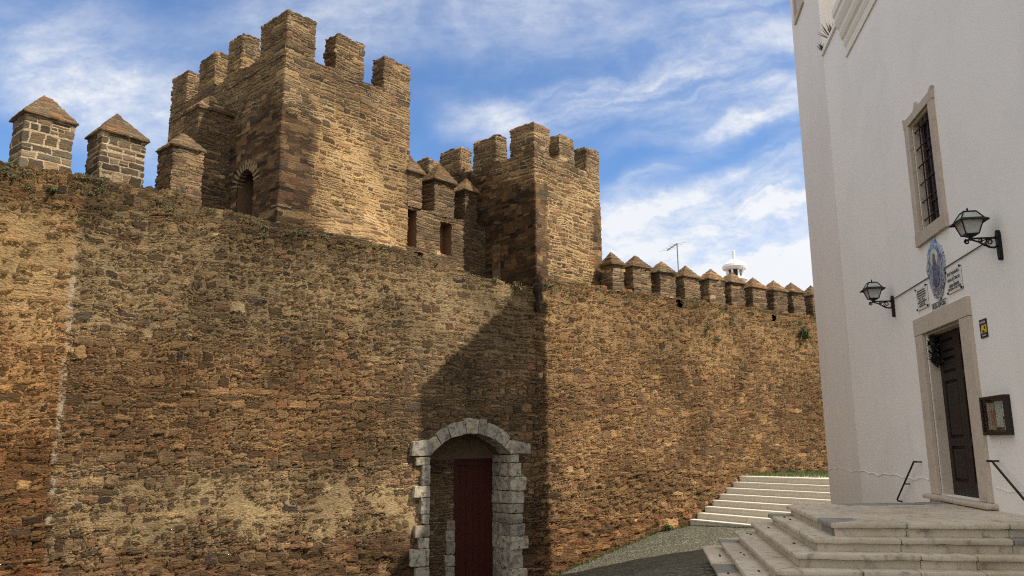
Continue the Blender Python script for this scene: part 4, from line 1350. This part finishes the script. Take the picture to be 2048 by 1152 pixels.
mb = MB(); mb.prism([(x*1, z+.16) for x, z in outline(0.16, 0.15, 0.02, 40, False)], 'y', 0.0285, 0.031); mb.build('halo', M['tile_glow'], az)
mb = MB(); mb.prism([(-.05, .20), (-.06, .12), (-.10, .0), (-.13, -.22), (-.06, -.28), (.06, -.28), (.13, -.22), (.10, .0), (.06, .12), (.05, .20), (.03, .235), (-.03, .235)], 'y', 0.032, 0.034)
mb.build('robed_figure', M['tile_fig'], az)

# ------------------------------------------------------------------ plaques
M['plaque'] = mat_pale('white_marble_plaque', (0.66, 0.63, 0.57), (0.70, 0.67, 0.60), 0.06, 9)
M['ink'] = simple('black_lettering', (0.075, 0.075, 0.08), 0.7)
def text_mesh(name, s, size, x, z, y, mat, parent, width=None, bold=0.0):
    cu = bpy.data.curves.new(name, 'FONT')
    cu.body = s; cu.size = size; cu.align_x = 'CENTER'; cu.align_y = 'CENTER'; cu.extrude = 0.0015; cu.offset = bold
    tmp = bpy.data.objects.new(name, cu); COL.objects.link(tmp)
    dg = bpy.context.evaluated_depsgraph_get()
    me = bpy.data.meshes.new_from_object(tmp.evaluated_get(dg))
    bpy.data.objects.remove(tmp)
    me.materials.clear()
    o = link(name, me, mat, parent)
    # facade x runs away from the camera: seen from outside, reading direction is -x
    o.matrix_local = Matrix.Translation((x, y, z)) @ Matrix(((-1, 0, 0, 0), (0, 0, 1, 0), (0, 1, 0, 0), (0, 0, 0, 1)))
    if width:
        w = max(v.co.x for v in me.vertices) - min(v.co.x for v in me.vertices)
        for v in me.vertices: v.co.x *= width/w
    return o
def plaque(x, z, w, h, lines, label):
    r = empty('plaque', CP(x, 0, z), CH_R)
    tag(r, label, 'plaque', 'marble plaques beside the tile panel')
    mb = MB(); mb.box(-w/2, w/2, 0.006, 0.02, -h/2, h/2, 0.003); mb.build('slab', M['plaque'], r)
    for (sx, sz) in ((-1, 1), (1, 1), (-1, -1), (1, -1)):
        mb = MB(); mb.tube([(sx*(w/2-.015), 0.002, sz*(h/2-.015)), (sx*(w/2-.015), 0.036, sz*(h/2-.015))], 0.017, 10)
        mb.build('stud', M['iron'], r)
    for (s, zz, size, wd) in lines:
        text_mesh('lettering', s, size, 0, zz, 0.0225, M['ink'], r, wd, 0.0012)
    return r
plaque(0.58, 4.03, 0.55, 0.34, [('ESTE TOLDANITA', .105, .06, .44), ('A', .062, .035, None), ('FILHA DE CERCAS', .018, .06, .46), ('E', -.028, .035, None),
                                ('NOSSA SENHORA', -.07, .06, .38), ('MOURA 3 DE 1939', -.118, .05, .48)], 'white marble plaque with six lines of black lettering, right of the blue tile panel')
plaque(1.975, 4.02, 0.52, 0.36, [('NESTA SANTA CASA', .120, .03, .36), ('PROCISSAO DO SENHOR', .082, .032, .42), ('A NOSSA SENHORA', .044, .032, .42), ('PELO POVO', .006, .032, .36),
                                 ('DA VILA', -.03, .032, .28), ('E DOS SEUS FILHOS', -.066, .034, .42), ('ANO DE', -.10, .03, .26), ('MAIO DE 1940', -.132, .03, .30)],
       'white marble plaque with many small lines of lettering, left of the blue tile panel')
r = empty('name_tile', CP(1.265, 0, 3.775), CH_R)
tag(r, 'narrow tile strip with dark lettering directly above the church door lintel', 'sign')
mb = MB(); mb.box(-.32, .32, 0.003, 0.018, -.06, .06, 0.002); mb.build('tile', M['plaque'], r)
mb = MB(); mb.box(-.32, .32, 0.0185, 0.022, .048, .06); mb.box(-.32, .32, 0.0185, 0.022, -.06, -.050); mb.build('border', M['ink'], r)
text_mesh('lettering', 'NOSSA SENHORA', .10, 0, 0, 0.021, M['ink'], r, .56, .001)

# ------------------------------------------------------------------ yellow and black sign
M['yellow'] = simple('yellow_enamel', (0.62, 0.45, 0.03), 0.4, 0, 0.25, 30)
M['black'] = simple('black_enamel', (0.015, 0.015, 0.016), 0.4)
M['greymark'] = simple('grey_print', (0.42, 0.43, 0.45), 0.5)
r = empty('alarm_sign', CP(-0.20, 0, 3.205), CH_R)
tag(r, 'small black and yellow sign on the church wall right of the door frame', 'sign')
mb = MB(); mb.box(-.115, .115, 0.003, 0.012, -.125, .125, 0.002); mb.build('plate', M['black'], r)
mb = MB(); mb.prism([(-.105, .045), (.04, .045), (.07, .0), (.055, -.06), (-.105, -.06)], 'y', 0.0125, 0.0145); mb.build('yellow_field', M['yellow'], r)
for k in range(5):
    mb = MB(); mb.box(.09-.036*k-.022, .09-.036*k, 0.0125, 0.0145, .068, .098); mb.build('print', M['greymark'], r)
for k in range(5):
    mb = MB(); mb.box(-.07+.028*k, -.07+.028*k+.018, 0.0125, 0.0145, -.102, -.082); mb.build('print', M['greymark'], r)
mb = MB(); mb.prism([(.10, -.06), (.075, -.02), (.06, -.06)], 'y', .0125, .0145); mb.build('print', M['greymark'], r)
mb = MB()
mb.prism([(-.07, .02), (-.03, .035), (-.04, -.01), (-.075, -.02)], 'y', .015, .0165)
mb.build('emblem', M['black'], r)
mb = MB()
mb.prism([(0.0, -.02), (.03, -.03), (.02, -.055), (-.06, -.05)], 'y', .015, .0165)
mb.build('emblem', M['black'], r)

# ------------------------------------------------------------------ notice board
r = empty('notice_board', CP(-0.335, 0, 2.05), CH_R)
tag(r, 'glazed dark wood notice case with papers, on the church wall right of the door', 'notice board')
w, h, dp = 0.75, 0.50, 0.08
mb = MB(); mb.box(-w/2, w/2, 0.002, 0.02, -h/2, h/2)
mb.build('back', M['wood'], r)
mb = MB()
t = 0.04
mb.box(-w/2, w/2, 0.021, dp, h/2-t, h/2, 0.004); mb.box(-w/2, w/2, 0.021, dp, -h/2, -h/2+t, 0.004)
mb.box(-w/2, -w/2+t, 0.021, dp, -h/2+t+.001, h/2-t-.001, 0.004); mb.box(w/2-t, w/2, 0.021, dp, -h/2+t+.001, h/2-t-.001, 0.004)
mb.build('frame', M['wood'], r)
for k, (xa, xb, za, zb, cc) in enumerate([(.06, .30, -.18, .17, (0.30, 0.25, 0.20)), (-.16, .04, -.15, .18, (0.45, 0.43, 0.36)), (-.32, -.17, -.02, .18, (0.50, 0.50, 0.52)), (-.31, -.18, -.19, -.05, (0.38, 0.34, 0.24)), (.08, .19, -.12, .08, (0.32, 0.13, 0.09))]):
    mb = MB(); mb.box(xa, xb, 0.021+.001*k, 0.0225+.001*k, za, zb)
    mb.build('paper', simple('notice_paper', cc, .9, 0, .35, 18), r)
m, gg, p, o = new_mat('case_glass')
p.inputs['Base Color'].default_value = (0.9, 0.95, 0.92, 1); p.inputs['Roughness'].default_value = 0.03; p.inputs['Transmission Weight'].default_value = 1.0; p.inputs['IOR'].default_value = 1.1
mb = MB(); mb.box(-w/2+t+.001, w/2-t-.001, dp-.02, dp-.016, -h/2+t+.001, h/2-t-.001); mb.build('glass', m, r)

# ------------------------------------------------------------------ handrails
def rail(name, pts, posts, label):
    o = empty(name, CH_O, CH_R)
    tag(o, label, 'handrail', 'handrails beside the church door')
    mb = MB(); mb.tube(pts, 0.015, 8); mb.build('bar', M['iron'], o)
    for q in posts:
        mb = MB(); mb.tube([q, (q[0], 0.002, q[2])], 0.012, 6); mb.build('wall_fixing', M['iron'], o)
rail('handrail', [(2.80, 0.10, 1.40), (2.95, 0.10, 1.405), (3.0, 0.10, 1.37), (4.08, 0.10, 0.72), (4.12, 0.08, 0.69), (4.12, 0.01, 0.68)], [(3.6, 0.10, 1.01), (2.86, 0.10, 1.40)],
     'black iron handrail sloping down on the church wall left of the door')
rail('handrail', [(-0.10, 0.12, 1.47), (-0.26, 0.12, 1.47), (-0.30, 0.12, 1.44), (-2.2, 0.12, 0.40)], [(-0.16, 0.12, 1.47), (-1.3, 0.12, .89)],
     'black iron handrail sloping down at the right edge, below the notice board')

# black garland in the upper corner of the door opening
bm = bmesh.new()
for k in range(240):
    t = random.random()
    c = Vector((2.0 - 0.05*t + random.gauss(0, .045), -0.09 + random.gauss(0, .04), 3.38 - 0.46*t + random.gauss(0, .02)))
    s_ = random.uniform(.018, .04)
    n = Vector((random.gauss(0, 1), random.gauss(0, 1), random.gauss(0, 1))).normalized()
    u = n.orthogonal().normalized(); v = n.cross(u)
    bm.faces.new([bm.verts.new(c + (u*cos(a) + v*sin(a)*0.6)*s_) for a in (0, 1.2, 2.4, 3.6, 4.9)])
for k in range(14):
    t = k/13
    bmesh.ops.create_icosphere(bm, subdivisions=1, radius=.05*(1-.4*t), matrix=Matrix.Translation((2.0-.05*t, -.09, 3.36-.44*t)))
me = bpy.data.meshes.new('garland'); bm.to_mesh(me); bm.free()
M['blackleaf'] = leafmat('blackened_leaf', (0.008, 0.008, 0.009), (0.028, 0.024, 0.026))
gl = link('garland', me, M['blackleaf'], None, CH_O, CH_R)
tag(gl, 'black garland hanging in the upper left corner of the church doorway', 'garland')
mb = MB(); mb.box(2.00, 2.055, -0.04, -0.015, 3.31, 3.40, .006)
mb.build('tag', M['plaque'], gl)

# ------------------------------------------------------------------ house behind the wall, its chimney, aerial
hs = empty('house', (11.4, 43, -3))
tag(hs, 'white house mostly hidden behind the castle wall, only its round chimney showing', 'house')
mb = MB(); mb.box(-5.5, 4.5, -5, 6, 0, 9.2); mb.build('wall', M['plaster'], hs)
mb = MB(); mb.prism([(-5.4, 9.15), (6.4, 9.15), (0, 10.4)], 'x', -5.8, 4.8); rf = mb.build('roof', M['rooftile'], hs)
M['white'] = mat_plaster('bright_limewash', (0.80, 0.79, 0.76))
cz = 13.03     # chimney lantern base above the house origin
mb = MB()
mb.lathe([(.42, -3.6), (.42, -.25), (.62, -.10), (.60, 0.02), (.44, 0.06)], (0, -3, cz), 20)
cm = mb.build('chimney', M['white'], rf)
mb = MB()
mb.lathe([(.20, .05), (.20, .62)], (0, -3, cz), 14)
for k in range(8):
    a = 2*pi*k/8 + .2
    mb.box(.40*cos(a)-.04, .40*cos(a)+.04, -3+.40*sin(a)-.04, -3+.40*sin(a)+.04, cz+.04, cz+.46)
mb.build('smoke_vents', M['white'], cm)
# blackened inside
mb = MB(); mb.lathe([(.30, .045), (.30, .45)], (0, -3, cz), 14); mb.build('smoke_hood', M['black'], cm)
mb = MB()
mb.lathe([(.40, .44), (.58, .47), (.62, .58), (.58, .70), (.42, .84), (.22, .93), (.10, 1.0)], (0, -3, cz), 24)
mb.lathe([(.07, .98), (.07, 1.45), (.05, 1.47)], (0, -3, cz), 10)
mb.build('dome', M['white'], cm, smooth=False)
M['steel'] = simple('grey_steel', (0.22, 0.23, 0.25), 0.4, 0.7)
an = empty('tv_aerial', (7.93, 37.2, 8.2))
tag(an, 'thin metal television aerial sticking up behind the pointed merlons', 'aerial')
mb = MB(); mb.tube([(0, 0, -.8), (-.01, 0, 3.0)], 0.026, 6); mb.build('mast', M['steel'], an)
mb = MB()
mb.tube([(.0, 0, 2.98), (-.52, -.1, 2.62)], 0.035, 5)
for k in range(4):
    t = k/3
    p0 = Vector((.0, 0, 2.97)).lerp(Vector((-.50, -.1, 2.64)), t)
    mb.tube([p0 + Vector((.30, -.4, -.03)), p0 - Vector((.30, -.4, -.03))], 0.006, 4)
mb.build('elements', M['steel'], an)

# ------------------------------------------------------------------ weeds
def bush(name, loc, n, r, h, mat, leaf=0.035):
    bm = bmesh.new()
    for k in range(n):
        d = Vector((random.gauss(0, 1), random.gauss(0, 1), random.gauss(0, 1))).normalized()
        rr = random.random()**0.45*(0.75 + 0.35*sin(d.x*5)*cos(d.z*4))
        c = Vector((d.x*r*rr, d.y*r*rr*.8, d.z*h*rr))
        nn = (d + Vector((random.gauss(0, .6), random.gauss(0, .6), random.gauss(0, .6)))).normalized()
        u = nn.orthogonal().normalized(); v = nn.cross(u)
        a0 = random.uniform(0, 6.28); u, v = u*cos(a0)+v*sin(a0), v*cos(a0)-u*sin(a0)
        L = leaf*random.uniform(.6, 1.4)
        bm.faces.new([bm.verts.new(c + q) for q in (-u*L, v*L*.35, u*L*1.2, -v*L*.35)])
    me = bpy.data.meshes.new(name); bm.to_mesh(me); bm.free()
    return link(name, me, mat, None, loc)
tag(bush('wall_bush', WP(15.70, -0.16, 5.72), 900, 0.22, 0.30, M['leafdark']), 'dark green bush growing out of the castle wall below the merlons, near the church corner', 'bush')
for i, (x, z, n, r, h, lab) in enumerate([(10.55, 5.58, 120, .14, .16, 'pale green weed on the castle wall below the fourth pointed merlon'),
        (10.98, 5.20, 90, .10, .18, 'small trailing weed low on the castle wall, below the pale green weed'),
        (13.40, 5.35, 60, .10, .10, 'sparse yellow green weed on the castle wall, left of the dark bush')]):
    tag(bush('wall_weed', WP(x, -0.07, z), n, r, h, M['leaf'], .03), lab, 'weed')
tag(bush('wall_weed', WP(-8.86, -0.05, 6.93), 160, .13, .07, M['leafdark'], .03), 'dark green weed in the wall top below the first pointed merlon', 'weed')
tag(bush('wall_weed', WP(2.75, -0.05, 6.10), 200, .18, .24, M['dry'], .035), 'dry weed hanging from the wall top at the foot of the smaller tower', 'weed')
# grass on the terrace and along the foot of the wall
def grass_strip(name, pts_fn, n, h, mat, label):
    bm = bmesh.new()
    for k in range(n):
        p = Vector(pts_fn())
        a = random.uniform(0, 6.28); hh = h*random.uniform(.35, 1.1)
        s_ = Vector((cos(a), sin(a), 0))*0.009
        tip = p + Vector((random.gauss(0, .35)*hh, random.gauss(0, .35)*hh, hh))
        bm.faces.new([bm.verts.new(q) for q in (p-s_, p+s_, tip)])
    me = bpy.data.meshes.new(name); bm.to_mesh(me); bm.free()
    o = link(name, me, mat)
    o['kind'] = 'stuff'; o['label'] = label; o['category'] = 'grass'
    return o
def g1():
    x = random.uniform(12.2, 17); v = random.uniform(-4, -0.03)*random.random()
    return WP(x, v - (0 if x > 12.9 else 0), 0.66)
grass_strip('grass', g1, 9000, .15, M['grass'], 'green grass strip at the top of the pale stairs by the castle wall')
def g2():
    x = 9.3 - 6.2*random.random()**0.8
    v = -abs(random.gauss(0, .10)) - .03
    if sin(x*5.3)+sin(x*2.1+1) < random.uniform(-1.2, 1.0): v = -.03
    p = WP(x, v, 0); return (p[0], p[1], float(gz(p[0], p[1])) - .01)
grass_strip('grass', g2, 2200, .10, M['grass'], 'weeds and grass along the foot of the castle wall by the cobbles')
def g3():
    v = -random.uniform(0.1, 5.6); x = 9.27 - abs(random.gauss(0, .03))
    p = WP(x, v, 0); return (p[0], p[1], float(gz(p[0], p[1])) - .01)
grass_strip('grass', g3, 900, .06, M['grass'], 'low weeds along the bottom stair')
for i, (x, n) in enumerate(((13.55, 260), (14.3, 300), (8.2, 260))):
    z = .66 if x > 10 else float(gz(*WP(x, -.15, 0)[:2]))
    tag(bush('wall_weed', WP(x, -.16, z + .10), n, .16, .15, M['leaf'], .04),
        ('leafy weed at the wall foot above the stairs, left one of two', 'leafy weed at the wall foot above the stairs, right one of two', 'leafy weed at the wall foot just left of the bottom stair')[i], 'weed')

# moss and small dry growth lodged in the joints of the wall tops
bm = bmesh.new()
rs = random.Random(11)
spots = []
for k in range(70):
    if k < 40: x = rs.uniform(-11, 3.3); z = float(top_left(np.float64(x), 0.0)) - abs(rs.gauss(0, .16)) - .02
    else: x = rs.uniform(3.6, 17); z = 6.48 - abs(rs.gauss(0, .35)) - .05
    spots.append((x, z, rs.uniform(.03, .10)))
for x, z, r in spots:
    for q in range(int(26 + r*300)):
        c = Vector((x + rs.gauss(0, r), -0.03 - abs(rs.gauss(0, .02)), z + rs.gauss(0, r*.5)))
        a = rs.uniform(0, 6.28); L = rs.uniform(.012, .03)
        u = Vector((cos(a), -.4, sin(a)*.8)).normalized()*L; v = Vector((-sin(a), -.3, cos(a))).normalized()*L*.5
        bm.faces.new([bm.verts.new(WM @ (c + t)) for t in (-u, v, u, -v)])
me = bpy.data.meshes.new('moss'); bm.to_mesh(me); bm.free()
M['moss'] = leafmat('olive_moss', (0.045, 0.048, 0.018), (0.12, 0.11, 0.045))
o = link('moss', me, M['moss'])
o['kind'] = 'stuff'; o['label'] = 'olive moss and small dry tufts along the top of the castle wall'; o['category'] = 'moss'
